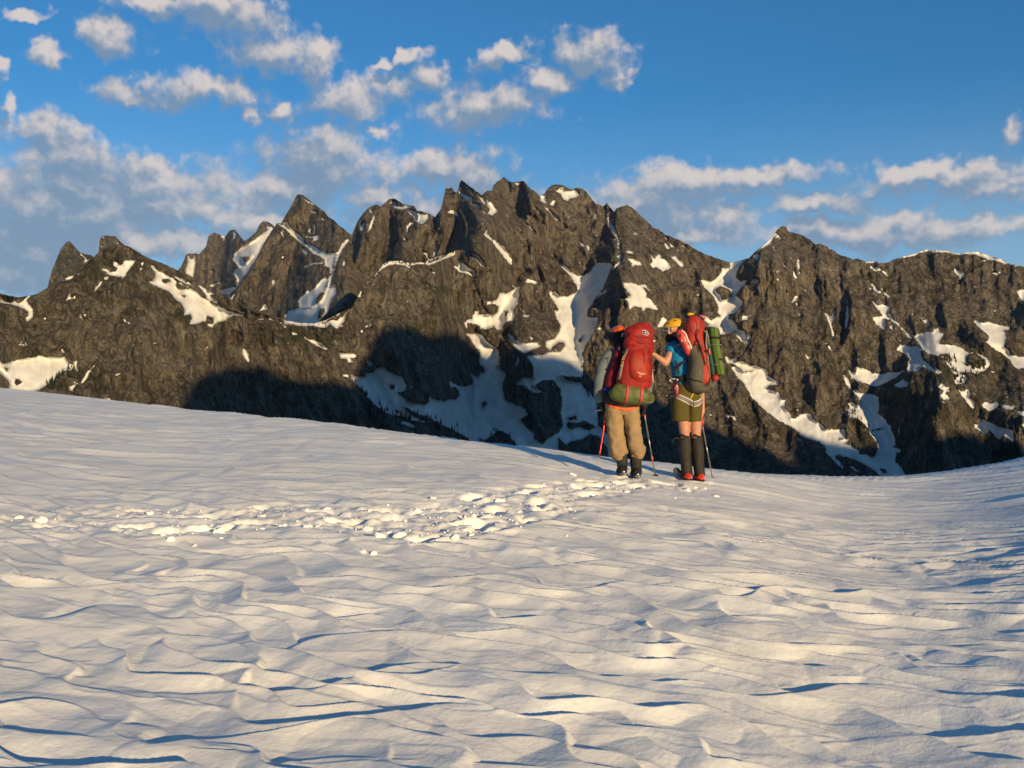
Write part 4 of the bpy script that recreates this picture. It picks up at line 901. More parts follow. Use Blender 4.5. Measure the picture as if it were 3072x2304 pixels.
def decal(tree, poly, thick=.0015, y0=-1.5, mb=None, lift=.001):
    """a flat badge following the cloth: poly of (x, z), fan from its centre"""
    mb = mb or MB(); n = len(poly); cx = sum(p[0] for p in poly) / n; cz = sum(p[1] for p in poly) / n
    def hit(x, z):
        h = tree.ray_cast(Vector((x, y0, z)), Vector((0, 1, 0))); return (h[0].y if h[0] else 0)
    vs = [Vector((cx, hit(cx, cz) - thick - lift, cz))]
    for f in (.5, 1.0): vs += [Vector((cx + (p[0] - cx) * f, hit(cx + (p[0] - cx) * f, cz + (p[1] - cz) * f) - thick - lift, cz + (p[1] - cz) * f)) for p in poly]
    vs += [Vector((p[0], hit(p[0], p[1]) + .003, p[1])) for p in poly]
    fs = []
    for k in range(n):
        k2 = (k + 1) % n; fs += [(0, 1 + k, 1 + k2), (1 + k, 1 + n + k, 1 + n + k2, 1 + k2), (1 + n + k, 1 + 2 * n + k, 1 + 2 * n + k2, 1 + n + k2)]
    return mb.add(vs, fs)

def add_hand(mb, wrist, fwd, palm, side, grow=1.0, curl=1.0):
    """palm, four unequal fingers bent at two knuckles and a thumb from the side of the palm. fwd: towards the fingers; palm: out of the palm; side: towards the thumb"""
    w, f, p, s = Vector(wrist), Vector(fwd).normalized(), Vector(palm).normalized(), Vector(side).normalized()
    k = grow
    mb.cap(w - f * .02, w + f * .02, .027 * k, .028 * k)
    for t in (-.026, -.009, .009, .026):
        mb.cap(w + f * .02 + s * t * .8, w + f * .085 + s * t, .0135 * k, .0125 * k, 10)
    for t, L in ((-.030, .058), (-.010, .074), (.011, .080), (.031, .070)):
        a = w + f * .085 + s * t; r = .0088 * k
        d1 = (f * math.cos(.5 * curl) + p * math.sin(.5 * curl)); d2 = (f * math.cos(1.6 * curl) + p * math.sin(1.6 * curl)); d3 = (f * math.cos(2.5 * curl) + p * math.sin(2.5 * curl))
        b = a + d1 * L * .45; c = b + d2 * L * .33; e = c + d3 * L * .26
        mb.cap(a, b, r * 1.08, r, 10); mb.cap(b, c, r, r * .95, 10); mb.cap(c, e, r * .95, r * .8, 10)
    a = w + f * .025 + s * .030; b = a + (s * .7 + f * .6 + p * .35).normalized() * .038; c = b + (f * .8 + p * .75 - s * .1 * curl).normalized() * .032; e = c + (f * .5 + p * .9 - s * .4 * curl).normalized() * .024
    mb.cap(a, b, .0135 * k, .0115 * k, 10); mb.cap(b, c, .0115 * k, .0102 * k, 10); mb.cap(c, e, .0102 * k, .0085 * k, 10)

def add_head(mb, c, face, tilt_up=(0, 0, 1)):
    f = Vector(face).normalized(); u = Vector(tilt_up); r = f.cross(u).normalized(); u = r.cross(f).normalized()
    M = Matrix((r, f, u)).transposed(); c = Vector(c)
    P = lambda x, y, z: c + M @ Vector((x, y, z))
    mb.ell(P(0, -.012, .018), (.076, .095, .092), M)
    mb.ell(P(0, .022, -.045), (.056, .066, .070), M)
    mb.ell(P(0, .064, -.092), (.022, .020, .018), M)                      # chin
    mb.cap(P(0, .088, .004), P(0, .104, -.030), .009, .012, 10); mb.ell(P(0, .098, -.036), (.017, .012, .010), M, 12, 8)   # nose
    mb.ell(P(0, .085, .022), (.045, .012, .009), M, 14, 8)                # brow
    mb.ell(P(0, .088, -.062), (.024, .010, .006), M, 12, 8); mb.ell(P(0, .086, -.071), (.020, .010, .006), M, 12, 8)       # lips
    for s in (-1, 1):
        mb.ell(P(s * .077, -.005, -.012), (.009, .019, .031), M, 12, 8)   # ears
        mb.ell(P(s * .040, .062, -.030), (.020, .016, .020), M, 12, 8)    # cheeks
    return P, M
# ------------------------------------------------------------ materials of the two climbers
M_SKIN = fabric('skin', (0.410, 0.189, 0.115), .5, .10, .0004, 150, .4)
M_SHIRT = fabric('grey_shirt', (0.123, 0.139, 0.143), .85, .12, .003, 40)
M_TROUSER = fabric('tan_trousers', (0.271, 0.180, 0.090), .8, .12, .003, 30)
M_BLACK = fabric('black_cloth', (0.015, 0.013, 0.014), .75, .3, .002, 60)
M_GAITER = fabric('black_gaiter', (0.025, 0.020, 0.015), .7, .3, .003, 30)
M_NAVY = fabric('navy_cloth', (0.011, 0.007, 0.016), .8, .2, .002, 60)
M_RED = fabric('red_pack_cloth', (0.246, 0.010, 0.008), .6, .25, .005, 26, .25, dirt=(.22, .03, .018))
M_RED2 = fabric('brick_red_pack_cloth', (.30, .026, .014), .6, .15, .004, 26, .3)
M_REDPKT = fabric('orange_red_pocket_cloth', (0.279, 0.021, 0.010), .6, .15, .003, 40, .25, dirt=(.30, .075, .035))
M_WINE = fabric('dark_red_cloth', (0.180, 0.008, 0.015), .65, .2, .003, 26)
M_STRAPRED = fabric('red_webbing', (0.410, 0.041, 0.049), .6, .1, .001, 90)
M_TAN = fabric('tan_webbing', (0.344, 0.254, 0.164), .7, .12, .001, 90)
M_GREYWEB = fabric('grey_webbing', (0.180, 0.156, 0.131), .7, .12, .001, 90)
M_OLIVE = fabric('olive_stuff_sack', (0.070, 0.086, 0.018), .55, .2, .005, 22, .35)
M_GREY = fabric('grey_pack_cloth', (0.082, 0.072, 0.056), .75, .15, .003, 30)
M_BROWN = fabric('brown_hip_belt', (0.061, 0.031, 0.020), .75, .2, .002, 60)
M_ORANGE = fabric('orange_shell', (0.656, 0.094, 0.010), .28, .06, .0003, 30, .5)
M_ORWEB = fabric('orange_webbing', (0.615, 0.107, 0.025), .6, .1, .001, 90)
M_YELLOW = fabric('yellow_shell', (0.590, 0.295, 0.007), .3, .06, .0003, 30, .5)
M_YELWEB = fabric('yellow_elastic', (0.615, 0.558, 0.033), .6, .06, .0006, 90)
M_WHITE = fabric('white_plastic', (0.656, 0.623, 0.590), .45, .05, .0004, 60, .4)
M_BLUE = fabric('blue_jersey', (0.005, 0.156, 0.328), .65, .18, .003, 26)
M_BLUEP = fabric('piping_pale_blue', (0.082, 0.394, 0.492), .6, .08, .001, 60)
M_COBALT = fabric('cobalt_blue_cloth', (0.008, 0.033, 0.344), .6, .15, .002, 60)
M_SHORTS = fabric('olive_shorts', (0.075, 0.057, 0.011), .8, .12, .003, 30)
M_FOAM = fabric('green_foam', (0.082, 0.135, 0.026), .8, .08, .0012, 120, .15)
M_TEAL = fabric('dark_teal_cloth', (0.016, 0.057, 0.045), .6, .2, .002, 60)
M_BOOTRED = fabric('red_boot_plastic', (0.508, 0.037, 0.021), .35, .1, .0005, 60, .5)
M_BOOTGREY = fabric('grey_boot_plastic', (0.082, 0.082, 0.086), .35, .2, .0005, 60, .5)
M_ALU = metal('grey_aluminium', (.42, .36, .30))
M_STEEL = metal('bare_steel', (.62, .60, .58), .28)
M_REDALU = metal('red_anodised_metal', (.50, .03, .03), .3)
M_HAIR = fabric('dark_brown_hair', (0.025, 0.011, 0.010), .6, .3, .004, 200)
M_EYE = fabric('eye', (0.041, 0.025, 0.016), .2, .1, .0001, 60, .5)

# ============================================================ climber A: the left one, seen from behind
A = Place(1878, 1430); L = A.L
pa = empty('person', (A.x, A.y, A.z), 'climber in grey shirt, tan trousers and orange helmet, seen from behind', 'person')
b = MB()
b.loft([(L(1866, 1228, .0), .150, .105), (L(1867, 1205, .0), .165, .115), (L(1868, 1165, .0), .140, .10), (L(1869, 1120, .01), .160, .11), (L(1871, 1075, .03), .185, .115), (L(1870, 1052, .05), .13, .09), (L(1866, 1040, .06), .06, .06)], 28)
b.cap(L(1865, 1045, .06), L(1860, 1016, .085), .058, .055)
PF, MF = add_head(b, L(1858, 1003, .10), (-.25, .95, -.18))
for pts, rr in (((L(1845, 1215, 0), L(1850, 1300, .03), L(1866, 1405, .0)), (.092, .062, .045)), ((L(1892, 1215, 0), L(1901, 1300, .01), L(1910, 1413, -.02)), (.092, .062, .045))):
    b.cap(pts[0], pts[1], rr[0], rr[1]); b.cap(pts[1], pts[2], rr[1], rr[2])
b.cap(L(1866, 1405, 0), L(1862, 1420, .12), .045, .03); b.cap(L(1910, 1413, -.02), L(1912, 1428, .1), .045, .03)
b.ell(L(1832, 1068, .02), (.075, .075, .07)); b.ell(L(1912, 1068, .02), (.075, .075, .07))
b.cap(L(1829, 1072, .02), L(1803, 1133, -.01), .055, .043); b.cap(L(1803, 1133, -.01), L(1800, 1203, .04), .043, .028)
b.cap(L(1914, 1072, .02), L(1944, 1135, .06), .055, .043); b.cap(L(1944, 1135, .06), L(1934, 1215, .04), .043, .028)
add_hand(b, L(1801, 1206, .04), (.22, .1, -1), (.75, .3, .1), (-.2, .9, .0), .96, .95)
add_hand(b, L(1934, 1216, .04), (-.12, 0, -1), (-.8, .35, 0), (.2, .9, .2), .96, .95)
b.build('body', M_SKIN, pa, remesh=.008, smoothit=3)
# shirt: torso and sleeves
s_ = MB()
s_.loft([(L(1867, 1212, .0), .165, .125), (L(1868, 1165, .0), .165, .125), (L(1869, 1120, .01), .18, .13), (L(1871, 1078, .03), .20, .13), (L(1869, 1055, .045), .155, .105), (L(1864, 1040, .06), .075, .07)], 30, fold=.006)
s_.loft([(L(1845, 1058, .03), .06, .075), (L(1826, 1073, .02), .080, .085), (L(1812, 1100, .0), .074, .072), (L(1803, 1132, -.01), .068, .064), (L(1798, 1160, .0), .062, .058), (L(1797, 1185, .02), .060, .052), (L(1800, 1201, .035), .040, .038), (L(1801, 1206, .04), .036, .034)], 24, fold=.011, fscale=16, fstretch=(1, 1, .9), seed=4)
s_.loft([(L(1895, 1058, .03), .06, .075), (L(1914, 1073, .02), .078, .082), (L(1930, 1105, .04), .066, .066), (L(1944, 1135, .06), .060, .058), (L(1941, 1175, .055), .054, .050), (L(1935, 1212, .04), .036, .034)], 24, fold=.010, fscale=9, seed=6)
s_.build('shirt', M_SHIRT, pa)
t_ = MB()
t_.loft([(L(1867, 1198, 0), .168, .125), (L(1867, 1214, 0), .182, .140), (L(1867, 1232, 0), .178, .135), (L(1867, 1245, 0), .13, .10)], 30, 2.3, fold=.006, seed=2)
t_.loft([(L(1843, 1212, 0), .095, .125), (L(1843, 1240, 0), .108, .125), (L(1846, 1280, .01), .098, .105), (L(1849, 1315, .02), .098, .095), (L(1854, 1345, .015), .100, .095), (L(1857, 1362, .01), .104, .100), (L(1860, 1372, .01), .074, .078), (L(1862, 1369, .01), .06, .065)], 30, 2.2, fold=.023, fscale=13, fstretch=(1, 1, 1.1), seed=11)
t_.loft([(L(1892, 1212, 0), .092, .125), (L(1893, 1240, 0), .100, .125), (L(1898, 1280, .0), .090, .105), (L(1905, 1315, .0), .082, .095), (L(1909, 1340, 0), .080, .092), (L(1914, 1354, 0), .088, .095), (L(1911, 1368, 0), .070, .078), (L(1910, 1366, 0), .055, .06)], 30, 2.2, fold=.021, fscale=13, fstretch=(1, 1, 1.1), seed=17)
o_tr = t_.build('trousers', M_TROUSER, pa)
tr_t = bvh([o_tr])
h_ = MB(); drape(tr_t, [tuple(L(1816, 1212).xz), tuple(L(1840, 1222).xz), tuple(L(1868, 1229).xz)], .032, .008, mb=h_); drape(tr_t, [tuple(L(1868, 1230).xz), tuple(L(1895, 1226).xz), tuple(L(1919, 1211).xz)], .036, .008, mb=h_)
h_.build('harness', M_ORWEB, pa)
# boots with short gaiters
for cx_, cy_, tw, sc_ in ((1867, 1400, -.02, 1.0), (1909, 1408, .02, 1.05)):
    g_ = MB(); g_.loft([(L(cx_ - 2, cy_ - 36, .005), .062, .070), (L(cx_ - 1, cy_ - 22, .0), .068, .074), (L(cx_, cy_ - 4, 0), .062, .075), (L(cx_ + 1, cy_ + 8, 0), .060, .080), (L(cx_ + 1, cy_ + 14, 0), .050, .070)], 22, 2.4, fold=.008, fscale=14, seed=cx_)
    gg = g_.build('gaiter', M_GAITER, pa)
    bt = MB(); z0 = L(cx_, cy_ + 23, 0).z
    bx = L(cx_ + 1, cy_, 0).x
    bt.loft([((bx, -.095, z0 + .055), .030, .045), ((bx, -.075, z0 + .058), .046, .058), ((bx, .02, z0 + .055), .050, .058), ((bx - .012, .12, z0 + .042), .052, .040), ((bx - .02, .19, z0 + .034), .040, .028), ((bx - .02, .21, z0 + .03), .016, .016)], 20, 2.6, ref=(0, 0, 1))
    bo = bt.build('boot', M_BLACK, pa)
    so = MB(); so.loft([((bx, -.105, z0 + .008), .030, .014), ((bx, -.085, z0 + .008), .044, .016), ((bx, .03, z0 + .006), .050, .014), ((bx - .014, .15, z0 + .006), .053, .014), ((bx - .02, .215, z0 + .008), .030, .012)], 16, 3, ref=(0, 0, 1)); so.build('sole', M_BOOTGREY, bo)
    hl = MB(); hl.ell((bx, -.108, z0 + .035), (.020, .012, .014)); hl.build('heel_lug', M_STEEL, bo)
# neck cloth under the helmet
n_ = MB(); n_.loft([(L(1864, 1042, .06), .085, .08), (L(1858, 1026, .07), .088, .095), (L(1851, 1010, .09), .102, .115), (L(1848, 1000, .10), .108, .122), (L(1847, 996, .10), .104, .12), (L(1846, 994, .10), .09, .10)], 26, 2, fold=.008, seed=8)
n_.build('neck_cloth', M_NAVY, pa)
hm = MB(); hc = L(1858, 996, .09)
seg = 28; vs = []; fs = []
for j in range(10):
    ph = math.pi / 2 * j / 9
    for i in range(seg):
        th = 2 * math.pi * i / seg; rib = 1 + .018 * math.cos(6 * th)
        vs.append(hc + Vector((.108 * math.cos(ph) * math.cos(th) * rib, .135 * math.cos(ph) * math.sin(th) * rib, .080 * math.sin(ph) + (.006 * math.cos(th * 2) if j == 0 else 0))))
for j in range(9):
    for i in range(seg): fs.append((j * seg + i, j * seg + (i + 1) % seg, (j + 1) * seg + (i + 1) % seg, (j + 1) * seg + i))
hm.add(vs, fs); hm.tube([hc + Vector((.110 * math.cos(a), .137 * math.sin(a), -.002)) for a in np.linspace(0, 2 * math.pi, 25)], .007)
oh = hm.build('helmet', M_ORANGE, pa)
hs = MB(); hs.tube([L(1880, 996, .0), L(1876, 984, -.02), L(1870, 977, .02)], .004, 6); hs.build('headlamp_strap', M_BLACK, oh)
# gloves
gl = MB(); add_hand(gl, L(1801, 1206, .04), (.22, .1, -1), (.75, .3, .1), (-.2, .9, .0), 1.28, .9); gl.cap(L(1800, 1200, .04), L(1802, 1209, .04), .036, .034); gl.build('glove', M_BLACK, pa, remesh=.006, smoothit=2)
gl = MB(); add_hand(gl, L(1934, 1216, .04), (-.12, 0, -1), (-.8, .35, 0), (.2, .9, .2), 1.28, .9); gl.build('glove', M_BLACK, pa, remesh=.006, smoothit=2)

# ---- red rucksack
rp_ = empty('rucksack', (A.x, A.y, A.z), 'tall red rucksack with zipped lid and pale swoosh mark worn by climber in tan trousers', 'rucksack')
mbk = MB()
mbk.loft([(L(1906, 1172, -.20), .130, .09), (L(1904, 1163, -.22), .190, .135), (L(1903, 1140, -.23), .205, .150), (L(1908, 1105, -.23), .190, .150), (L(1912, 1072, -.22), .172, .145), (L(1913, 1052, -.20), .165, .135), (L(1914, 1036, -.18), .150, .12), (L(1914, 1028, -.17), .11, .09)], 40, 2.7, sub=8, fold=.019, fscale=9, seed=21)
o_main = mbk.build('main_bag', M_RED, rp_)
ld = MB(); ld.loft([(L(1914, 1050, -.22), .150, .115), (L(1915, 1044, -.23), .172, .145), (L(1916, 1030, -.225), .168, .148), (L(1917, 1014, -.21), .160, .145), (L(1917, 1004, -.20), .162, .144), (L(1916, 997, -.20), .162, .140), (L(1915, 993, -.19), .155, .134), (L(1914, 991, -.19), .142, .12)], 44, 3.4, sub=8, fold=.020, fscale=10, fstretch=(.6, 1, 1.3), seed=25)
o_lid = ld.build('lid', M_RED, rp_)
sp_ = MB(); sp_.loft([(L(1834, 1180, -.08), .045, .05), (L(1832, 1165, -.09), .065, .07), (L(1838, 1130, -.10), .072, .08), (L(1848, 1090, -.10), .050, .07), (L(1856, 1055, -.10), .040, .06), (L(1862, 1035, -.08), .025, .04)], 22, 2, fold=.010, fscale=12, seed=29)
sp_.build('side_pocket', M_WINE, rp_)
tree = bvh([o_main])
pk = MB(); pz = [tuple(L(x, y).xz) for x, y in ((1886, 1062), (1905, 1056), (1930, 1058), (1948, 1066), (1950, 1100), (1948, 1140), (1930, 1148), (1900, 1146), (1880, 1132), (1878, 1095))]
def smooth_poly(P, n=4):
    out = []; m = len(P)
    for i in range(m):
        p0, p1, p2, p3 = (Vector((*P[(i + k) % m], 0)) for k in (-1, 0, 1, 2))
        for k in range(n):
            t = k / n; q = 0.5 * ((2 * p1) + (p2 - p0) * t + (2 * p0 - 5 * p1 + 4 * p2 - p3) * t * t + (3 * p1 - p0 - 3 * p2 + p3) * t ** 3); out.append((q.x, q.y))
    return out
decal(tree, smooth_poly(pz), .010, mb=pk); o_pk = pk.build('stash_pocket', M_REDPKT, rp_)
tp = bvh([o_main, o_pk]); tl = bvh([o_main, o_lid])
# pale swoosh mark on the pocket
def X2(pts): return [tuple(A.L(1720 + x * .16275, 940 + y * .16275).xz) for x, y in pts]
mk = MB()
decal(tp, X2([(1085, 1092), (1098, 1120), (1125, 1150), (1160, 1166), (1205, 1168), (1245, 1155), (1268, 1136), (1262, 1132), (1235, 1146), (1200, 1152), (1165, 1148), (1135, 1130), (1108, 1104)]), .002, mb=mk, lift=.002)
decal(tp, X2([(1130, 1112), (1150, 1132), (1180, 1140), (1176, 1132), (1158, 1124), (1142, 1110)]), .002, mb=mk, lift=.002)
decal(tp, X2([(1130, 1186), (1160, 1180), (1178, 1188), (1160, 1202), (1135, 1200)]), .002, mb=mk, lift=.002)
mk.build('swoosh_mark', fabric('faded_print', (0.508, 0.246, 0.164), .7, .1, .0005), rp_)
def oval(cx, cy, rx, ry, rot, n=22):
    return [(cx + rx * math.cos(a) * math.cos(rot) - ry * math.sin(a) * math.sin(rot), cy + rx * math.cos(a) * math.sin(rot) + ry * math.sin(a) * math.cos(rot)) for a in np.linspace(0, 2 * math.pi, n, False)]
bd = MB(); decal(tl, X2(oval(1258, 408, 66, 40, .55)), .004, mb=bd); ob = bd.build('badge', M_WHITE, rp_)
tb = bvh([ob]); bd = MB(); decal(tb, X2(oval(1258, 408, 54, 29, .55)), .002, mb=bd); ob2 = bd.build('badge_face', M_BLACK, ob)
tb = bvh([ob2]); bd = MB(); decal(tb, X2([(1232, 388), (1262, 400), (1300, 436), (1270, 424), (1248, 412)]), .001, mb=bd); decal(tb, X2([(1240, 420), (1258, 430), (1280, 440), (1256, 440)]), .001, mb=bd); bd.build('badge_print', M_WHITE, ob)
# straps
st = MB(); drape(tl, X2([(945, 690), (900, 790), (855, 900)]), .024, .004, mb=st); drape(tl, X2([(855, 910), (825, 1060), (785, 1245)]), .027, .004, mb=st); st.build('compression_strap', M_TAN, rp_)
st = MB(); st.tube([L(1955, 1103, -.14), L(1957, 1125, -.15), L(1959, 1148, -.14)], .011, 8, flat=.3); st.build('compression_strap', M_TAN, rp_)
st = MB(); drape(tl, X2([(960, 640), (1040, 625), (1110, 660)]), .016, .005, mb=st); drape(tl, X2([(1110, 590), (1200, 600), (1290, 612)]), .012, .004, mb=st); st.build('lid_strap', M_WINE, rp_)
st = MB(); drape(tp, X2([(1225, 735), (1235, 830), (1238, 950)]), .010, .004, mb=st); drape(tp, X2([(985, 700), (1090, 690), (1225, 738)]), .008, .003, mb=st); drape(tp, X2([(1235, 740), (1330, 700), (1420, 760)]), .008, .003, mb=st); st.build('seam_tape', M_WINE, rp_)
st = MB(); st.tube([L(1845 + 6 * math.cos(a), 1057 + 8.5 * math.sin(a), -.06) for a in np.linspace(0, 2 * math.pi, 15)], .0042, 6); st.build('carabiner', M_STRAPRED, rp_)
# stowed ice tool shaft along the left side
st = MB(); st.tube([L(1874, 972, -.16), L(1868, 1003, -.17), L(1860, 1035, -.17), L(1855, 1056, -.16)], .0045, 8); o_s = st.build('tent_pole', M_BLACK, rp_)
MB().cap(L(1868, 1001, -.178), L(1867, 1009, -.178), .007, .007, 8).build('pole_sleeve', M_WHITE, o_s); MB().cap(L(1858.5, 1042, -.178), L(1857, 1049, -.178), .007, .007, 8).build('pole_sleeve', M_WHITE, o_s)
st = MB(); st.cap(L(1882, 998, -.18), L(1887, 996, -.18), .008, .008, 8); st.build('buckle', M_BLACK, rp_)
st = MB(); st.ell(L(1961, 1023, -.12), (.020, .012, .011)); st.build('white_tag', M_WHITE, rp_)
# hip belt
hb = MB(); hb.loft([(L(1867, 1196, -.02), .185, .150), (L(1867, 1203, -.02), .196, .160), (L(1867, 1212, -.02), .190, .155), (L(1867, 1216, -.02), .182, .148)], 34, 2.4, fold=.004); o_hb = hb.build('hip_belt', M_BROWN, rp_)
hp = MB(); hp.loft([(L(1832, 1200, -.12), .05, .05), (L(1829, 1185, -.12), .072, .07), (L(1824, 1170, -.10), .055, .06), (L(1824, 1162, -.09), .03, .03)], 20, 2.2, fold=.006, seed=3); hp.build('hip_pad', M_BLACK, rp_)
hp = MB(); hp.ell(L(1819, 1169, -.16), (.034, .02, .018)); hp.build('blue_pouch', M_COBALT, rp_)
# olive stuff sack slung below
ss = empty('stuff_sack', (A.x, A.y, A.z), 'olive green stuff sack strapped across the bottom of the tall red rucksack', 'stuff sack')
sk = MB(); sk.loft([(L(1836, 1168, -.26), .02, .02), (L(1838, 1170, -.26), .07, .075), (L(1848, 1174, -.27), .105, .105), (L(1870, 1180, -.28), .118, .118), (L(1895, 1183, -.28), .120, .118), (L(1920, 1187, -.28), .112, .112), (L(1942, 1193, -.26), .086, .09), (L(1956, 1196, -.25), .050, .055), (L(1961, 1196, -.25), .018, .02)], 34, 2.1, sub=8, fold=.014, fscale=9, fstretch=(.5, 1, 1), seed=33, ref=(0, 1, 0))
o_sk = sk.build('sack', M_OLIVE, ss); tsk = bvh([o_sk])
dc = MB(); dc.tube([L(1924, 1176, -.39), L(1932, 1200, -.37), L(1945, 1208, -.34), L(1958, 1206, -.31), L(1963, 1196, -.28), L(1958, 1184, -.30), L(1944, 1176, -.34)], .0022, 6); dc.build('drawcord', M_TAN, ss)
for x1_, x2_ in ((1881, 1876), (1924, 1920)):
    q = MB(); drape(tsk, [tuple(L(x1_, 1158, -.3).xz), tuple(L(x1_ - 1, 1180, -.3).xz), tuple(L(x2_, 1208, -.3).xz)], .030, .004, mb=q, lift=.004); q.tube([L(x2_, 1203, -.37), L(x2_ - 1, 1214, -.22)], .012, 8, flat=.3); q.build('sack_strap', M_STRAPRED, rp_)
q = MB(); q.loft([(L(1886, 1203, -.20), .004, .018), (L(1900, 1204, -.205), .006, .022), (L(1914, 1205, -.20), .004, .018)], 12, 4, ref=(0, 1, 0)); oq = q.build('belt_label', M_BLACK, rp_)
q = MB(); q.ell(L(1905, 1206, -.232), (.016, .002, .005)); q.build('label_print', M_WHITE, oq)

# ---- trekking pole in the right hand of A
def pole(name_label, top, bot, mat, grip=M_BLACK, band=M_ORWEB, P=A, group=None, n2=None, gripmat2=None):
    r_ = empty('trekking_pole', (P.x, P.y, P.z), name_label, 'trekking pole', group)
    top, bot = Vector(top), Vector(bot); d = (bot - top); u = d.normalized(); Ln = d.length
    q = MB(); q.loft([(top - u * .012, .006, .006), (top - u * .006, .014, .014), (top + u * .03, .0155, .0145), (top + u * .07, .0135, .013), (top + u * .115, .015, .0145), (top + u * .125, .009, .009)], 14); q.build('grip', grip, r_)
    q = MB(); q.tube([top + u * .12, top + u * (Ln * .45)], .0095, 10); q.build('upper_shaft', mat, r_)
    q = MB(); q.tube([top + u * (Ln * .45), top + u * (Ln * .97)], .0075, 10); q.build('lower_shaft', mat, r_)
    q = MB(); q.cap(top + u * .128, top + u * .148, .015, .013, 12); q.build('clamp', band, r_)
    q = MB(); q.cap(top + u * (Ln * .70), top + u * (Ln * .725), .013, .012, 12); q.build('clamp', band, r_)
    q = MB(); c = top + u * (Ln * .965); q.loft([(c - u * .006, .012, .012), (c, .036, .036), (c + u * .004, .034, .034), (c + u * .006, .01, .01)], 18); q.build('basket', M_BLACK, r_)
    q = MB(); q.loft([(c, .006, .006), (bot, .002, .002)], 8); q.build('tip', M_STEEL, r_)
    q = MB(); q.tube([top, top + Vector((.02, -.02, -.02)), top + Vector((.028, -.03, -.07)), top + Vector((.015, -.02, -.11)), top + u * .03], .005, 6, flat=.35); q.build('wrist_strap', grip, r_)
    return r_
def on_snow(P, px, py):
    x, y = snow_at(px, py); return Vector((x - P.x, y - P.y, float(base_z(x, y)) - P.z))
tip = on_snow(A, 1967, 1423)
pole('grey trekking pole with orange clamps planted right of the climber in tan trousers', L(1929, 1218, .02), tip + Vector((0, 0, -.05)), M_ALU)
# ---- ice axe in the left hand
ia = empty('ice_axe', (A.x, A.y, A.z), 'red shafted ice axe hanging point down from the gloved hand of the grey shirted climber', 'ice axe')
q = MB(); hd = L(1815, 1234, .03); q.tube([hd, L(1813, 1270, .02), L(1806, 1320, 0), L(1797, 1372, -.02)], [.012, .012, .012, .012], 12, flat=1.5); q.build('shaft', M_REDALU, ia)
q = MB(); q.loft([(L(1797, 1366, -.02), .013, .015), (L(1796, 1376, -.02), .009, .01), (L(1796, 1387, -.02), .002, .002)], 10); q.build('spike', M_STEEL, ia)
q = MB(); q.loft([(L(1784, 1234, .07), .002, .004), (L(1795, 1231, .06), .005, .009), (L(1808, 1230, .05), .006, .012), (L(1820, 1231, .02), .006, .010), (L(1826, 1235, -.0), .003, .016)], 10, ref=(0, 1, 0)); q.build('head', M_STEEL, ia)

# ============================================================ climber B: the right one
B = Place(2082, 1441); L = B.L
pb = empty('person', (B.x, B.y, B.z), 'climber in blue shirt, olive shorts and yellow helmet reaching to the left', 'person')
b = MB()
b.loft([(L(2064, 1192, 0), .150, .115), (L(2063, 1168, 0), .170, .125), (L(2056, 1135, .01), .135, .10), (L(2050, 1100, .03), .140, .105), (L(2046, 1062, .06), .165, .11), (L(2042, 1040, .08), .12, .09), (L(2034, 1026, .09), .06, .06)], 28)
b.cap(L(2036, 1034, .09), L(2022, 1004, .10), .054, .052)
FD = (-.90, .36, -.24)
PFB, MFB = add_head(b, L(2017, 987, .10), FD)
b.cap(L(2046, 1200, 0), L(2054, 1300, .02), .098, .064); b.cap(L(2054, 1300, .02), L(2060, 1416, .0), .062, .042); b.ell(L(2057, 1340, -.02), (.058, .062, .10))
b.cap(L(2087, 1200, 0), L(2088, 1298, .02), .098, .064); b.cap(L(2088, 1298, .02), L(2098, 1420, .0), .062, .042); b.ell(L(2092, 1340, -.02), (.058, .062, .10))
b.cap(L(2060, 1416, 0), L(2050, 1430, .14), .044, .03); b.cap(L(2098, 1420, 0), L(2100, 1434, .12), .044, .03)
b.ell(L(2024, 1040, .05), (.072, .07, .07)); b.ell(L(2068, 1045, .07), (.07, .07, .07))
b.cap(L(2022, 1044, .05), L(1996, 1089, .0), .062, .047); b.cap(L(1996, 1089, .0), L(1963, 1064, -.02), .047, .030)
b.cap(L(2068, 1048, .07), L(2098, 1110, .16), .058, .044); b.cap(L(2098, 1110, .16), L(2107, 1190, .10), .044, .030)
b.cap(L(2107, 1190, .10), L(2108, 1232, .09), .030, .026)
add_hand(b, L(1962, 1063, -.02), (-1, -.25, .35), (-.1, .9, -.3), (.2, .1, 1), 1.0, .45)
add_hand(b, L(2108, 1234, .09), (-.15, -.1, -1), (-.9, .2, 0), (.1, 1, .2), 1.0, .95)
b.build('body', M_SKIN, pb, remesh=.008, smoothit=3)
for s in (-1, 1): MB().ell(PFB(s * .031, .082, .004), (.012, .008, .007), MFB, 12, 8).build('eye', M_EYE, pb)
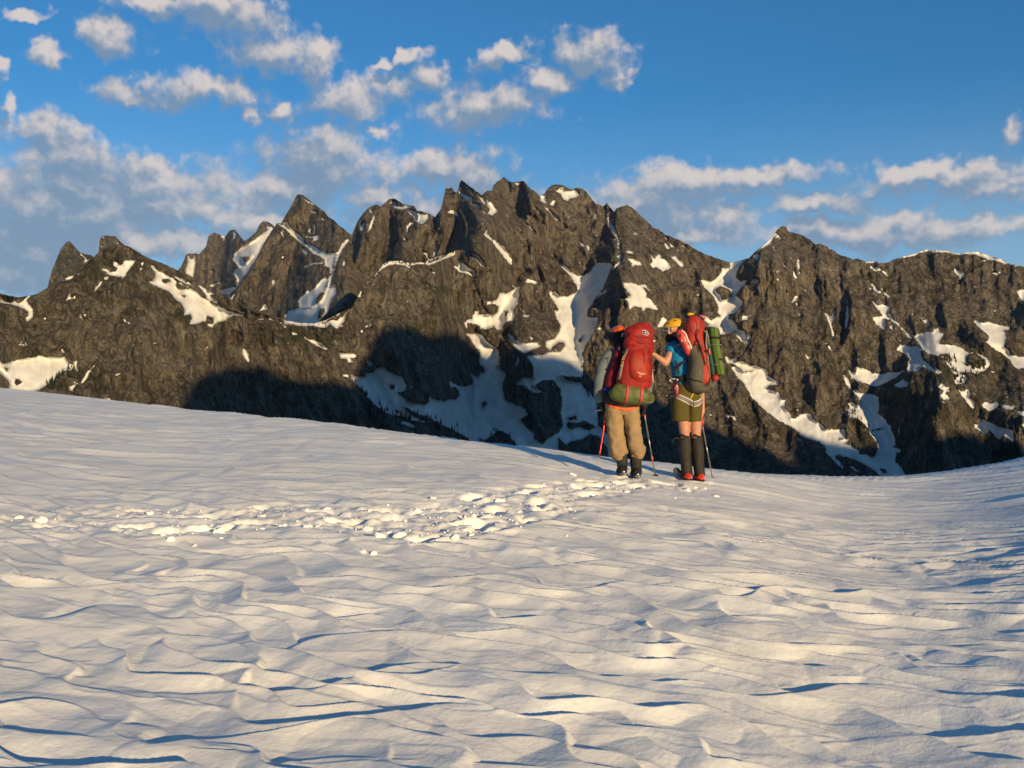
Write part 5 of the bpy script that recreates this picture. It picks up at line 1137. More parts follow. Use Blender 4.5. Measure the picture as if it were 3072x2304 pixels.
# hair and dark neck cloth
h_ = MB(); h_.loft([(L(2044, 1036, .06), .07, .07), (L(2036, 1022, .07), .078, .085), (L(2026, 1011, .09), .076, .080), (L(2029, 1003, .10), .062, .075), (L(2032, 997, .10), .05, .07), (L(2034, 990, .10), .04, .06)], 26, 2, fold=.007, seed=9)
h_.loft([(L(2014, 1010, .08), .05, .06), (L(2006, 1014, .09), .042, .050), (L(2004, 1026, .09), .028, .038)], 16, 2, fold=.005)
h_.build('neck_cloth', M_NAVY, pb)
hm = MB(); hc = L(2021, 978, .10); f = Vector(FD).normalized(); rt = f.cross(Vector((0, 0, 1))).normalized(); up = rt.cross(f).normalized()
vs = []; fs = []
for j in range(11):
    ph = math.pi / 2 * j / 10
    for i in range(32):
        th = 2 * math.pi * i / 32; rib = 1 + .02 * math.cos(8 * th) * math.cos(ph)
        vs.append(hc + (rt * (.106 * math.cos(ph) * math.sin(th)) + f * (.132 * math.cos(ph) * math.cos(th))) * rib + up * (.098 * math.sin(ph) - (.022 * (1 - math.cos(th)) if j == 0 else 0)))
for j in range(10):
    for i in range(32): fs.append((j * 32 + i, j * 32 + (i + 1) % 32, (j + 1) * 32 + (i + 1) % 32, (j + 1) * 32 + i))
hm.add(vs, fs); o_h = hm.build('helmet', M_YELLOW, pb)
for th, ph in ((-.6, .45), (-1.2, .4), (-1.2, .95), (.3, .8), (-2.0, .5), (-.2, .4), (1.2, .5)):
    c = hc + rt * (.107 * math.cos(ph) * -math.sin(th)) * -1 + f * (.133 * math.cos(ph) * math.cos(th)) + up * (.099 * math.sin(ph))
    tdir = (-rt * math.cos(th) * -1 + f * -math.sin(th)).normalized(); nn = (c - hc).normalized(); M3 = Matrix((tdir, nn.cross(tdir), nn)).transposed()
    MB().ell(c, (.026, .007, .003), M3, 12, 6).build('helmet_vent', M_BLACK, o_h)
cp = MB(); rim = hc + f * .095 - up * .012
vs = []; fs = []
for i in range(13):
    a = -1.25 + 2.5 * i / 12
    for j in range(5):
        w_ = j / 4; vs.append(hc + (f * math.cos(a) + rt * math.sin(a)) * (.098 + .085 * w_ * math.cos(a) ** .5) - up * (.012 + .028 * w_ + .02 * abs(math.sin(a))))
for i in range(12):
    for j in range(4): fs.append((i * 5 + j, i * 5 + j + 1, (i + 1) * 5 + j + 1, (i + 1) * 5 + j))
n0 = len(vs); vs += [v - up * .004 for v in vs]; fs += [tuple(n0 + i for i in reversed(q)) for q in list(fs)]
cp.add(vs, fs); cp.build('cap_brim', fabric('pale_grey_brim', (0.344, 0.328, 0.295), .7, .1), pb)
MB().tube([PFB(.078, .02, .04), PFB(.080, .03, -.03), PFB(.05, .05, -.085)], .0055, 6, flat=.4).build('chin_strap', M_WHITE, o_h); q = MB(); q.tube([PFB(-.078, .02, .04), PFB(-.080, .03, -.03), PFB(-.05, .05, -.085)], .0055, 6, flat=.4); q.build('chin_strap', M_WHITE, o_h)
# shirt
s_ = MB(); s_.loft([(L(2058, 1150, 0), .155, .125), (L(2052, 1125, .01), .148, .118), (L(2049, 1095, .03), .160, .120), (L(2046, 1060, .055), .178, .125), (L(2042, 1040, .07), .14, .105), (L(2036, 1027, .085), .075, .07)], 30, fold=.008, fscale=9, seed=41)
s_.loft([(L(2036, 1034, .06), .06, .07), (L(2024, 1040, .05), .083, .080), (L(2015, 1052, .035), .079, .075), (L(2011, 1059, .025), .070, .066)], 24, fold=.005, seed=43)
s_.loft([(L(2056, 1038, .07), .06, .07), (L(2068, 1046, .07), .08, .078), (L(2078, 1066, .10), .072, .07)], 24, fold=.005, seed=44)
o_bs = s_.build('shirt', M_BLUE, pb); tbs = bvh([o_bs])
def X3(pts, yo=0): return [tuple(B.L(1940 + x * .15672, 920 + y * .15672, yo).xz) for x, y in pts]
for pp in ([(560, 940), (620, 860), (660, 800)], [(590, 1130), (640, 1230), (680, 1280)], [(600, 1130), (680, 1090), (720, 1060)], [(500, 770), (560, 790), (600, 860), (590, 920)]): drape(tbs, X3(pp), .006, .002, lift=.001).build('piping', M_BLUEP, pb)
# shorts
t_ = MB()
t_.loft([(L(2060, 1152, 0), .158, .125), (L(2061, 1168, 0), .178, .140), (L(2060, 1190, 0), .186, .148), (L(2058, 1206, 0), .16, .12)], 32, 2.3, fold=.003)
t_.loft([(L(2042, 1180, 0), .100, .125), (L(2041, 1210, 0), .116, .135), (L(2042, 1240, .0), .112, .120), (L(2043, 1261, .0), .108, .108), (L(2043, 1260, 0), .098, .10)], 30, 2.3, fold=.006, seed=51)
t_.loft([(L(2080, 1180, 0), .092, .125), (L(2083, 1210, 0), .096, .132), (L(2083, 1240, .0), .086, .115), (L(2083, 1262, .0), .084, .100), (L(2083, 1261, 0), .075, .09)], 30, 2.3, fold=.005, seed=52)
o_sh = t_.build('shorts', M_SHORTS, pb); tsh = bvh([o_sh])
def X4(pts): return [tuple(L(1980 + x * .18692, 1150 + y * .18692).xz) for x, y in pts]
q = MB(); drape(tsh, X4([(165, 165), (330, 245), (500, 325)]), .042, .006, mb=q, lift=.003); drape(tsh, X4([(515, 340), (590, 320), (655, 268)]), .040, .006, mb=q, lift=.003); o_ha = q.build('harness', M_GREYWEB, pb)
q = MB()
for dz in (-38, 38): drape(bvh([o_ha, o_sh]), X4([(165, 165 + dz * .9), (330, 245 + dz), (500, 325 + dz)]), .008, .003, mb=q, lift=.002); drape(bvh([o_ha, o_sh]), X4([(515, 340 + dz), (590, 320 + dz), (655, 268 + dz)]), .008, .003, mb=q, lift=.002)
q.build('harness_trim', M_WHITE, o_ha)
q = MB(); drape(tsh, X4([(545, 95), (500, 175), (458, 250)]), .008, .003, mb=q); drape(tsh, X4([(585, 110), (630, 170), (650, 235)]), .008, .003, mb=q); q.build('elastic', M_YELWEB, pb)
q = MB(); q.loft([(L(2056, 1126, -.0), .158, .130), (L(2057, 1138, 0), .166, .138), (L(2057, 1147, 0), .160, .132)], 30, 2.3); q.build('belt', M_BLACK, pb)
# gaiters and boots
for tx, bx_, by_ in ((2054, 2061, 1441), (2092, 2099, 1443)):
    g_ = MB(); g_.loft([(L(tx, 1314, .0), .066, .068), (L(tx + .5, 1316, 0), .070, .072), (L(tx + 1, 1345, -.01), .076, .078), (L(tx + 3, 1385, 0), .066, .07), (L(bx_ - 1, 1412, .0), .068, .075), (L(bx_, 1427, .0), .070, .085)], 26, 2.1, fold=.009, fscale=9, seed=tx)
    g_.build('gaiter', M_GAITER, pb)
    z0 = L(bx_, by_, 0).z; bx = L(bx_, 1400, 0).x
    bt = MB(); bt.loft([((bx, -.112, z0 + .048), .026, .030), ((bx, -.098, z0 + .050), .042, .042), ((bx, .02, z0 + .055), .052, .055), ((bx - .015, .13, z0 + .042), .052, .040), ((bx - .02, .19, z0 + .034), .038, .026), ((bx - .02, .21, z0 + .03), .016, .016)], 20, 2.6, ref=(0, 0, 1)); bo = bt.build('boot', M_BOOTRED, pb)
    so = MB(); so.loft([((bx, -.118, z0 + .012), .026, .012), ((bx, -.10, z0 + .010), .044, .016), ((bx, .03, z0 + .008), .050, .014), ((bx - .014, .15, z0 + .008), .053, .014), ((bx - .02, .215, z0 + .008), .030, .012)], 16, 3, ref=(0, 0, 1)); so.build('sole', M_BLACK, bo)
q = MB(); q.loft([(L(2024, 1411, .12), .02, .02), (L(2027, 1412, .11), .05, .045), (L(2036, 1418, .10), .055, .04), (L(2046, 1424, .08), .04, .035)], 16, 2.2, ref=(0, 0, 1)); q.build('boot_toe', M_BOOTGREY, pb)  # grey toe of the left boot, modelled as a separate piece
q = MB(); q.tube([L(2040, 1317, -.03), L(2028, 1314, -.05), L(2020, 1319, -.05), L(2017, 1331, -.05)], .008, 8, flat=.4); q.build('gaiter_strap', M_BLACK, pb)
# gear hung on the left hip
bo_ = empty('water_bottle', (B.x, B.y, B.z), 'dark red bottle with pale streaks on the hip above the olive shorts', 'bottle')
q = MB(); q.loft([(L(2030, 1187, -.16), .030, .030), (L(2029, 1184, -.16), .042, .042), (L(2028, 1165, -.16), .046, .046), (L(2027, 1153, -.16), .043, .043), (L(2027, 1148, -.16), .026, .026)], 20); q.build('flask', fabric('dark_red_bottle', (0.131, 0.010, 0.010), .3, .5, .001, 30, .5), bo_)
q = MB(); q.cap(L(2026, 1147, -.16), L(2026, 1143, -.16), .030, .028, 14); q.build('lid', M_BLACK, bo_)
q = MB()
for dx in (-4, 1, 5): q.tube([L(2029 + dx, 1160, -.205), L(2030 + dx, 1170, -.206)], .0045, 6)
q.build('print', M_TAN, bo_)  # highlights on the flask, put in as pale tan strips
cb = empty('carabiner', (B.x, B.y, B.z), 'large pale screwgate carabiner on the belt above the dark red bottle', 'carabiner')
q = MB(); q.tube([L(2021 + 12 * math.cos(a), 1141 + 5 * math.sin(a), -.16) for a in np.linspace(0, 2 * math.pi, 17)], .006, 8); q.build('frame', M_STEEL, cb)
q = MB(); q.cap(L(2022, 1139, -.162), L(2032, 1140, -.162), .012, .011, 10); q.build('gate', M_WHITE, cb)

# ---- grey and brick red rucksack, seen three quarter
rk = empty('rucksack', (B.x, B.y, B.z), 'bulging brick red and grey rucksack on the climber in the blue shirt', 'rucksack')
q = MB(); q.loft([(L(2088, 1168, -.12), .05, .05), (L(2089, 1160, -.14), .10, .12), (L(2087, 1135, -.16), .105, .15), (L(2088, 1105, -.15), .098, .155), (L(2087, 1075, -.12), .092, .15), (L(2076, 1045, -.08), .095, .14), (L(2072, 1020, -.05), .085, .12)], 34, 2.2, sub=8, fold=.010, fscale=8, seed=61); o1 = q.build('main_bag', M_GREY, rk)
q = MB(); q.loft([(L(2086, 1062, -.11), .080, .12), (L(2084, 1042, -.09), .105, .14), (L(2082, 1012, -.06), .125, .14), (L(2082, 985, -.05), .130, .14), (L(2084, 966, -.04), .112, .12), (L(2086, 955, -.03), .07, .08), (L(2086, 951, -.03), .02, .02)], 34, 2.1, sub=8, fold=.013, fscale=12, fstretch=(1, 1, .35), seed=63); o2 = q.build('collar', M_RED2, rk)
q = MB(); q.loft([(L(2090, 992, -.16), .034, .03), (L(2096, 1010, -.19), .040, .04), (L(2104, 1040, -.20), .036, .05), (L(2110, 1070, -.21), .036, .055), (L(2114, 1095, -.21), .044, .06), (L(2112, 1118, -.21), .068, .075), (L(2109, 1140, -.21), .074, .075), (L(2106, 1152, -.21), .050, .05), (L(2105, 1156, -.21), .02, .02)], 30, 3.0, sub=8, fold=.014, fscale=13, seed=67); o3 = q.build('front_panel', M_RED2, rk)
q = MB(); q.loft([(L(2060, 1150, -.10), .05, .06), (L(2085, 1163, -.15), .06, .09), (L(2112, 1166, -.18), .055, .10), (L(2135, 1155, -.18), .050, .09), (L(2146, 1143, -.16), .02, .04)], 24, 2.2, fold=.008, seed=71); q.build('base', M_GREY, rk)
q = MB(); q.ell(L(2146, 1134, -.22), (.046, .046, .044)); q.build('side_pouch', M_RED2, rk)
q = MB(); q.loft([(L(2122, 985, -.10), .03, .05), (L(2120, 1010, -.12), .045, .07), (L(2126, 1050, -.14), .045, .08), (L(2134, 1100, -.15), .045, .08), (L(2140, 1135, -.15), .03, .05)], 20, 2, fold=.006, seed=73); q.build('side_panel', M_TEAL, rk)
q = MB(); q.tube([L(2120, 990, -.2), L(2119, 1030, -.22), L(2124, 1075, -.23), L(2130, 1132, -.24)], .010, 8, flat=.6); q.tube([L(2112, 992, -.2), L(2124, 1006, -.2), L(2127, 1040, -.21)], .008, 8, flat=.5); o_w = q.build('webbing', M_GREYWEB, rk)
q = MB(); q.cap(L(2127, 1048, -.25), L(2129, 1062, -.25), .012, .012, 10); q.build('clip', M_BOOTRED, rk)
tr2 = bvh([o1, o2, o3])
q = MB(); drape(bvh([o1]), X3([(760, 700), (700, 690), (540, 745)], -.1), .018, .004, mb=q); q.build('shoulder_strap', M_GREYWEB, rk)
q = MB(); q.tube([L(2018, 1124, -.12), L(2040, 1095, -.13), L(2064, 1078, -.14), L(2090, 1058, -.20)], .013, 8, flat=.35); q.tube([L(2026, 1082, -.10), L(2031, 1100, -.12), L(2036, 1122, -.13)], .012, 8, flat=.35); q.build('waist_strap', M_BLACK, rk)
MB().tube([L(2068, 1140, -.24), L(2085, 1144, -.30), L(2100, 1141, -.31)], .004, 6).build('cord', M_BLACK, rk); MB().tube([L(2129, 1150, -.28), L(2134, 1165, -.28), L(2139, 1180, -.26)], .0035, 6).build('cord', M_BLACK, rk)
q = MB(); q.tube([L(2086, 990, -.205), L(2088, 965, -.17), L(2092, 953, -.10)], .008, 8, flat=.3); q.build('lid_strap', M_GREYWEB, rk)
# bundle on top
tb_ = empty('gear_bundle', (B.x, B.y, B.z), 'small bundle of yellow, white and dark gear tied on top of the brick red rucksack', 'gear bundle')
q = MB(); q.loft([(L(2062, 942, -.05), .012, .012), (L(2070, 944, -.06), .026, .022), (L(2080, 946, -.06), .022, .02), (L(2084, 948, -.06), .01, .01)], 14, fold=.004, fscale=30); q.build('yellow_sling', M_YELLOW, tb_)
q = MB(); q.loft([(L(2106, 952, -.04), .02, .03), (L(2116, 959, -.06), .034, .05), (L(2128, 967, -.06), .030, .045), (L(2140, 972, -.05), .008, .01)], 18, fold=.008, fscale=25); q.build('white_cloth', M_WHITE, tb_)
q = MB(); q.loft([(L(2098, 950, -.05), .02, .03), (L(2110, 953, -.08), .024, .03), (L(2124, 960, -.08), .012, .02)], 14, fold=.006, fscale=25); q.build('pink_cloth', fabric('pink_cloth', (0.451, 0.131, 0.123), .7), tb_)
q = MB(); q.tube([L(2062, 953, -.08), L(2072, 947, -.10), L(2086, 945, -.10), L(2100, 949, -.11), L(2114, 960, -.12)], .006, 8); q.tube([L(2084, 944, -.06), L(2092, 939, -.05), L(2096, 946, -.05), L(2106, 951, -.07)], .009, 8); q.build('dark_cord', M_BLACK, tb_)
q = MB(); q.ell(L(2101, 955, -.13), (.022, .014, .010)); q.build('purple_pouch', fabric('purple_cloth', (0.066, 0.025, 0.131), .6), tb_)
# red shoe lashed at the left shoulder
sh = empty('trail_shoe', (B.x, B.y, B.z), 'red shoe with white sole edge lashed beside the yellow helmeted climber\'s shoulder', 'shoe')
q = MB(); q.loft([(L(2039, 991, -.16), .020, .02), (L(2040, 998, -.17), .044, .038), (L(2047, 1012, -.18), .056, .046), (L(2055, 1028, -.18), .048, .046), (L(2062, 1044, -.18), .052, .05), (L(2065, 1058, -.17), .040, .045), (L(2063, 1066, -.16), .014, .02)], 26, 2.3, sub=7, fold=.003, fscale=20, seed=81); o_s = q.build('upper', M_BOOTRED, sh)
q = MB(); q.tube([L(2044, 990, -.20), L(2056, 1000, -.215), L(2063, 1018, -.22), L(2071, 1034, -.225), L(2074, 1050, -.22), L(2069, 1065, -.19)], .0085, 10); q.tube([L(2037, 996, -.20), L(2040, 1010, -.215), L(2048, 1026, -.22)], .004, 8); q.build('sole', M_WHITE, sh)
q = MB(); q.ell(L(2041, 1007, -.218), (.012, .01, .022)); q.build('opening', M_BLACK, sh)
q = MB(); drape(bvh([o_s]), X3([(700, 690), (760, 672), (820, 650)], -.2), .020, .005, mb=q, lift=.003); q.tube([L(2028, 1038, -.08), L(2044, 1032, -.18), L(2052, 1028, -.215)], .009, 8, flat=.35); q.build('lashing_strap', M_GREYWEB, rk)
# rolled green foam mat: a rolled cylinder with a free edge
fm = empty('foam_mat', (B.x, B.y, B.z), 'rolled green foam sleeping mat strapped upright on the right of the brick red rucksack', 'sleeping mat')
q = MB(); path = [L(2141, 984, -.18), L(2143, 1010, -.19), L(2147, 1040, -.20), L(2153, 1075, -.21), L(2159, 1105, -.21), L(2162, 1124, -.21)]
nR, nT = 30, 60; vs = []; fs = []
for i in range(nR + 1):
    t = i / nR * (len(path) - 1); k = min(int(t), len(path) - 2); c = path[k].lerp(path[k + 1], t - k); bulge = 1 + .02 * math.sin(i * .9)
    for sd, dr in ((0, 0), (1, -.0075)):
        for j in range(nT + 1):
            a = 2 * math.pi * 2.6 * j / nT; r = (.034 + (.0613 - .034) * j / nT) * bulge + dr
            aa = a + .9
            vs.append(c + Vector((r * math.cos(aa), r * math.sin(aa), 0)))
w_ = 2 * (nT + 1)
for i in range(nR):
    for j in range(nT):
        a = i * w_ + j; fs.append((a, a + 1, a + w_ + 1, a + w_)); c2 = a + nT + 1; fs.append((c2, c2 + w_, c2 + w_ + 1, c2 + 1))
    for j in (0, nT): a = i * w_ + j; fs.append((a, a + w_, a + w_ + nT + 1, a + nT + 1))
for i in (0, nR):
    for j in range(nT): a = i * w_ + j; fs.append((a, a + nT + 1, a + nT + 2, a + 1))
q.add(vs, fs); q.build('roll', M_FOAM, fm)
for (x_, y_), mt_ in (((2146, 1014), M_BLACK), ((2157, 1079), M_BLACK)):
    q = MB(); c = L(x_ - 2, y_ , -.195); q.loft([(c + Vector((0, 0, .012)), .064, .064), (c + Vector((0, 0, .011)), .066, .066), (c - Vector((0, 0, .011)), .066, .066), (c - Vector((0, 0, .012)), .064, .064)], 30, sub=2, caps=False); q.build('mat_band', mt_, fm)
for x_, y_ in ((2149, 1036), (2158, 1094)):
    q = MB(); c = L(x_ - 1, y_, -.2); q.tube([c + Vector((-.11, .02, -.01)), c + Vector((-.05, -.055, 0)), c + Vector((.0, -.067, 0)), c + Vector((.05, -.045, .003)), c + Vector((.067, 0, .004)), c + Vector((.04, .05, .004))], .006, 8, flat=.5); q.build('mat_strap', M_GREYWEB, rk)
tip = on_snow(B, 2139, 1434)
pole('thin dark grey trekking pole with red grip planted right of the climber in olive shorts', L(2102, 1250, .05), tip + Vector((0, 0, -.04)), M_ALU, M_BOOTRED, M_BOOTGREY, B)

# ---- more of the small things that hang on the packs
for (x0, y0), (x1, y1) in (((1872, 1052), (1869, 1082)), ((1948, 1048), (1953, 1100)), ((1900, 1158), (1897, 1176)), ((1936, 1158), (1938, 1180))):
    MB().tube([A.L(x0, y0, -.36), A.L((x0 + x1) / 2 + 2, (y0 + y1) / 2, -.385), A.L(x1, y1, -.37)], .0035, 6, flat=.5).build('strap_tail', M_BLACK, rp_)
for x_, y_ in ((1864, 1090), (1868, 1056), (1900, 1040), (1934, 1042)):
    MB().loft([(A.L(x_, y_ - 2, -.37), .010, .004), (A.L(x_, y_ + 3, -.375), .010, .004)], 8, 4, 1).build('buckle', M_BLACK, rp_)
for pp in ([(1080, 560), (1180, 545), (1300, 570), (1420, 650)], [(960, 330), (1100, 310), (1280, 330), (1430, 420)], [(1000, 420), (1150, 520), (1300, 500), (1430, 560)]):
    drape(tl, X2(pp), .007, .003, lift=.001).build('zip', M_WINE, rp_)
for pp in ([(1060, 760), (1000, 900), (1000, 1080), (1040, 1200)], [(1400, 800), (1420, 960), (1410, 1150)], [(960, 1260), (1100, 1290), (1300, 1300), (1420, 1290)]):
    drape(tp, X2(pp), .006, .003, lift=.001).build('seam', M_WINE, rp_)
tk = bvh([o1, o2, o3])
for pp in ([(900, 200), (930, 330), (935, 450), (920, 600)], [(790, 240), (800, 350), (830, 480), (880, 560)], [(1010, 230), (1030, 330), (1010, 450)]):
    drape(tk, X3(pp, -.1), .007, .003, lift=.001).build('seam', M_WINE, rk)
for pp in ([(930, 620), (985, 760), (1040, 950), (1075, 1130)], [(760, 1380), (850, 1420), (950, 1440), (1020, 1470)], [(870, 700), (940, 760), (950, 900)]):
    drape(tk, X3(pp, -.12), .012, .004, lift=.002).build('webbing_edge', M_BLACK, rk)
for (x0, y0), (x1, y1) in (((2118, 1020), (2121, 1052)), ((2126, 1072), (2130, 1108)), ((2098, 1100), (2102, 1128)), ((2134, 1140), (2130, 1162))):
    MB().tube([B.L(x0, y0, -.30), B.L((x0 + x1) / 2 - 2, (y0 + y1) / 2, -.32), B.L(x1, y1, -.30)], .004, 6, flat=.5).build('strap_tail', M_GREYWEB, rk)
for x_, y_ in ((2086, 1025), (2096, 1030), (2121, 1052)):
    MB().loft([(B.L(x_, y_ - 2, -.30), .011, .005), (B.L(x_, y_ + 3, -.305), .011, .005)], 8, 4, 1).build('buckle', M_BLACK, rk)
# ------------------------------------------------------------ clods of snow kicked out of the trail
rc = random.Random(11)
clod_meshes = []
for k in range(7):
    bmc = bmesh.new(); bmesh.ops.create_icosphere(bmc, subdivisions=3, radius=1)
    for v in bmc.verts:
        n = mn.noise(v.co * 1.2 + Vector((k * 9.1, 0, 0))) * .6 + mn.noise(v.co * 2.6 + Vector((k * 5, 2, 0))) * .4 + mn.noise(v.co * 6) * .15
        v.co *= 1 + n; v.co.z *= .8
    me = bpy.data.meshes.new('snow_clod'); bmc.to_mesh(me); bmc.free(); me.materials.append(MAT_SNOW)
    me.polygons.foreach_set('use_smooth', [True] * len(me.polygons)); clod_meshes.append(me)
def trail_point():
    P, w = TRAIL[rc.choices([0, 1, 2], [5, 3, 2.2])[0]]
    k = rc.randrange(len(P) - 1); t = rc.random(); p = P[k] + (P[k + 1] - P[k]) * t
    return p[0] + rc.gauss(0, w * .75), p[1] + rc.gauss(0, w * .75)
spots = []
# the large ones that stand out in the photograph
for px_, py_, r_ in ((655, 1602, .085), (640, 1588, .05), (510, 1628, .055), (490, 1610, .035), (585, 1640, .03), (120, 1560, .09), (180, 1575, .07), (60, 1545, .05), (400, 1535, .07), (450, 1545, .06), (850, 1580, .06), (780, 1555, .05), (925, 1588, .045),
                     (1090, 1650, .04), (1120, 1655, .04), (1140, 1618, .055), (1200, 1612, .06), (1250, 1540, .055), (1270, 1548, .05), (1365, 1630, .045), (1420, 1565, .04), (1450, 1555, .05), (1500, 1505, .05), (1300, 1500, .045), (980, 1530, .05), (1000, 1540, .045), (2148, 1487, .035), (2023, 1493, .035), (1880, 1470, .04), (1765, 1478, .04), (1820, 1462, .035), (1700, 1485, .04), (1600, 1520, .045), (1560, 1530, .04), (1930, 1463, .03), (2085, 1463, .03), (2115, 1466, .03)):
    x, y = plane_pt(px_, py_); spots.append((x, y, r_ * .62))
for k in range(26):
    x, y = trail_point(); spots.append((x, y, rc.uniform(.012, .032) * rc.choice((1, 1, 1.4))))
sx = np.array([s[0] for s in spots]); sy = np.array([s[1] for s in spots]); sz = ground_z(sx, sy)
big_lab = ['largest pale snow clod, beside a blue shadowed hole in the trail', 'pale clod of snow thrown up along the trodden trail']
for i, (x, y, r) in enumerate(spots):
    o = bpy.data.objects.new('snow_clod', clod_meshes[rc.randrange(7)]); col.objects.link(o)
    o.location = (x, y, float(sz[i]) + r * .05); o.rotation_euler = (rc.uniform(-.4, .4), rc.uniform(-.4, .4), rc.uniform(0, 6.3)); o.scale = (r * rc.uniform(.9, 1.5), r * rc.uniform(.8, 1.2), r * rc.uniform(.8, 1.1))
    tag(o, big_lab[0 if i == 0 else 1], 'snow clod', None if i == 0 else 'snow clods along the trail')
# crumbs past counting
N = 240; cv, cf = [], []
ico = bmesh.new(); bmesh.ops.create_icosphere(ico, subdivisions=1, radius=1); iv = [v.co.copy() for v in ico.verts]; fi = [tuple(v.index for v in f.verts) for f in ico.faces]; ico.free()
pts = [trail_point() for _ in range(N)]; px_ = np.array([p[0] for p in pts]); py_ = np.array([p[1] for p in pts]); pz_ = ground_z(px_, py_)
for i in range(N):
    r = rc.uniform(.005, .013); o0 = len(cv); c = Vector((px_[i], py_[i], pz_[i] + r * .3))
    cv += [c + Vector((v.x * r * rc.uniform(.7, 1.3), v.y * r * rc.uniform(.7, 1.3), v.z * r * rc.uniform(.6, 1.1))) for v in iv]; cf += [tuple(a + o0 for a in f) for f in fi]
me = bpy.data.meshes.new('snow_crumbs'); me.from_pydata(cv, [], cf); me.materials.append(MAT_SNOW); me.polygons.foreach_set('use_smooth', [True] * len(me.polygons))
o = bpy.data.objects.new('snow_crumbs', me); col.objects.link(o); tag(o, 'fine crumbs of snow scattered along the trodden trail', None, None, 'stuff')

# ------------------------------------------------------------ mountain conifers
M_LEAF = fabric('conifer_needles', (.028, .036, .014), .9, .45, .0, 3, .1)
M_BARK = fabric('conifer_bark', (.05, .035, .022), .9, .3, .0, 3, .1)
def conifer(k):
    rr = random.Random(100 + k); q = MB(); q.loft([((0, 0, -1.5), .28, .28), ((0, 0, 4), .18, .18), ((0, 0, 11.3), .03, .03)], 6, 2, 1)
    trunk = q.build('conifer_tree', M_BARK, None)
    vs, fs = [], []
    H = 12.0; z = .8
    while z < H - .2:
        R_ = (1 - z / H) ** .8 * 3.0 * rr.uniform(.65, 1.15) + .15; nb = 7
        for b_ in range(nb):
            if rr.random() < .12: continue
            a = 2 * math.pi * (b_ + rr.random() * .8) / nb; r1 = R_ * rr.uniform(.6, 1.1); o = len(vs)
            c, s_ = math.cos(a), math.sin(a); w_ = .28 * r1 + .12; dz = -.25 * r1
            vs += [(0, 0, z + .25), (c * r1 * .55 - s_ * w_, s_ * r1 * .55 + c * w_, z + dz * .5), (c * r1, s_ * r1, z + dz), (c * r1 * .55 + s_ * w_, s_ * r1 * .55 - c * w_, z + dz * .5), (c * r1 * .5, s_ * r1 * .5, z + .22 + dz * .2)]
            fs += [(o, o + 1, o + 4), (o + 1, o + 2, o + 4), (o + 2, o + 3, o + 4), (o + 3, o, o + 4), (o, o + 3, o + 2, o + 1)]
        z += rr.uniform(.35, .55)
    vs += [(0, 0, H + .5), (.2, 0, H - .7), (-.1, .17, H - .7), (-.1, -.17, H - .7)]; o = len(vs) - 4; fs += [(o, o + 1, o + 2), (o, o + 2, o + 3), (o, o + 3, o + 1)]
    m_ = MB(); m_.add(vs, fs); m_.build('crown', M_LEAF, trunk, smooth=False)
    return trunk
protos = [conifer(k) for k in range(4)]; used = [False] * 4
rt_ = random.Random(3)
def put_tree(lay, px, py, h, label, group):
    V, _ = surface(depth_N if lay == 'N' else depth_M, np.array([px]), np.array([py]), 23 if lay == 'N' else 11)
    x, y, z = V[0]; k = rt_.randrange(4); pr = protos[k]
    if not used[k]: t = pr; used[k] = True
    else:
        t = pr.copy(); col.objects.link(t)
        for c in pr.children: c2 = c.copy(); col.objects.link(c2); c2.parent = t
    s = h / 12; t.location = (x, y, z - .3); t.rotation_euler = (0, 0, rt_.uniform(0, 6.3)); t.scale = (s * rt_.uniform(.85, 1.25),) * 2 + (s,)
    tag(t, label, 'tree', group)
def stand(lay, tile, pts, n, spread, h0, h1, label, group):
    P = T(tile, pts); seg = np.hypot(*np.diff(P, axis=0).T); cs = np.concatenate([[0], np.cumsum(seg)])
    for i in range(n):
        d = rt_.random() * cs[-1]; k = min(int(np.searchsorted(cs, d, 'right')) - 1, len(P) - 2); t = (d - cs[k]) / seg[k]; p = P[k] + (P[k + 1] - P[k]) * t
        put_tree(lay, p[0] + rt_.gauss(0, spread), p[1] + rt_.gauss(0, spread), rt_.uniform(h0, h1), label, group)
stand('M', 'H', '1840,1290;1930,1270;2060,1260;2180,1270', 26, 7, 18, 30, 'tall dark conifer on the shaded slope above the right end of the snow rim', 'dark conifers at the right end of the snow rim')
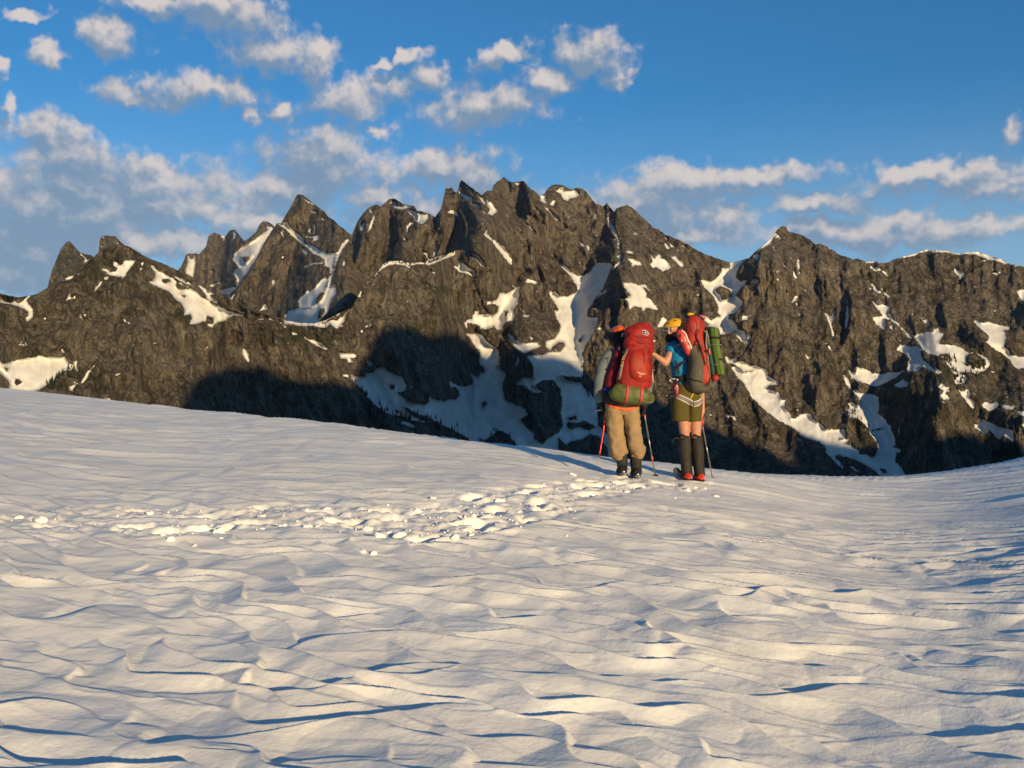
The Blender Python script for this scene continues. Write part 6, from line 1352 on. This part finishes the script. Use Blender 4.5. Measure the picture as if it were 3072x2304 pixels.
stand('M', 'H', '1330,240;1430,260;1470,310;1440,360;1500,420;1530,500;1620,640', 26, 7, 9, 16, 'small sunlit conifer on the spur running down through the right snowfields', 'conifers on the sunlit spur')
stand('M', 'H', '1630,360;1750,330;1800,350;1740,420;1580,400', 20, 8, 9, 16, 'small dark conifer in the hollow between the curved snow patches', 'conifers in the dark hollow')
stand('M', 'G', '1660,850;1740,880;1800,950;1880,1040', 22, 8, 8, 15, 'small conifer on the dark island between the two snow tongues', 'conifers between the snow tongues')
stand('N', 'A', '340,1535;430,1490;500,1440;560,1380;620,1350;680,1360', 26, 7, 6, 11, 'small conifer along the edge of the lower left snow patch', 'conifers edging the lower left snow patch')
stand('N', 'B', '380,1330;500,1360;620,1380;700,1400;560,1330', 22, 8, 6, 10, 'small conifer below the snow crested saddle', 'conifers below the saddle')
stand('N', 'C', '850,840;930,930;1000,1020;1130,1090;1300,1130;1440,1120;1560,1180;1700,1260;1860,1330', 40, 7, 8, 15, 'dark conifer in shadow along the lower edge of the blue snow basin', 'conifers along the blue snow basin')
stand('M', 'C', '1960,1340;2060,1260;2120,1280;2200,1330', 16, 8, 8, 14, 'dark conifer on the shaded knoll below the blue snow basin', 'conifers on the shaded knoll')
# ------------------------------------------------------------ thin evening haze
bmh = bmesh.new(); bmesh.ops.create_cube(bmh, size=1)
me = bpy.data.meshes.new('haze'); bmh.to_mesh(me); bmh.free()
hz_o = bpy.data.objects.new('haze', me); col.objects.link(hz_o)
hz_o.location = (0, 0, (1450 - 720) / 2); hz_o.scale = (24000, 24000, 1450 + 720)
mh = bpy.data.materials.new('haze'); mh.use_nodes = True; mh.node_tree.nodes.clear(); g = G(mh.node_tree)
ho = g.n('ShaderNodeOutputMaterial'); hv = g.n('ShaderNodeVolumePrincipled'); hv.inputs['Color'].default_value = (.5, .74, 1, 1); hv.inputs['Density'].default_value = 1.3e-5; hv.inputs['Anisotropy'].default_value = .2
g.lk(hv.outputs[0], ho.inputs['Volume']); me.materials.append(mh)
tag(hz_o, 'thin blue evening haze over the valley', None, None, 'stuff')
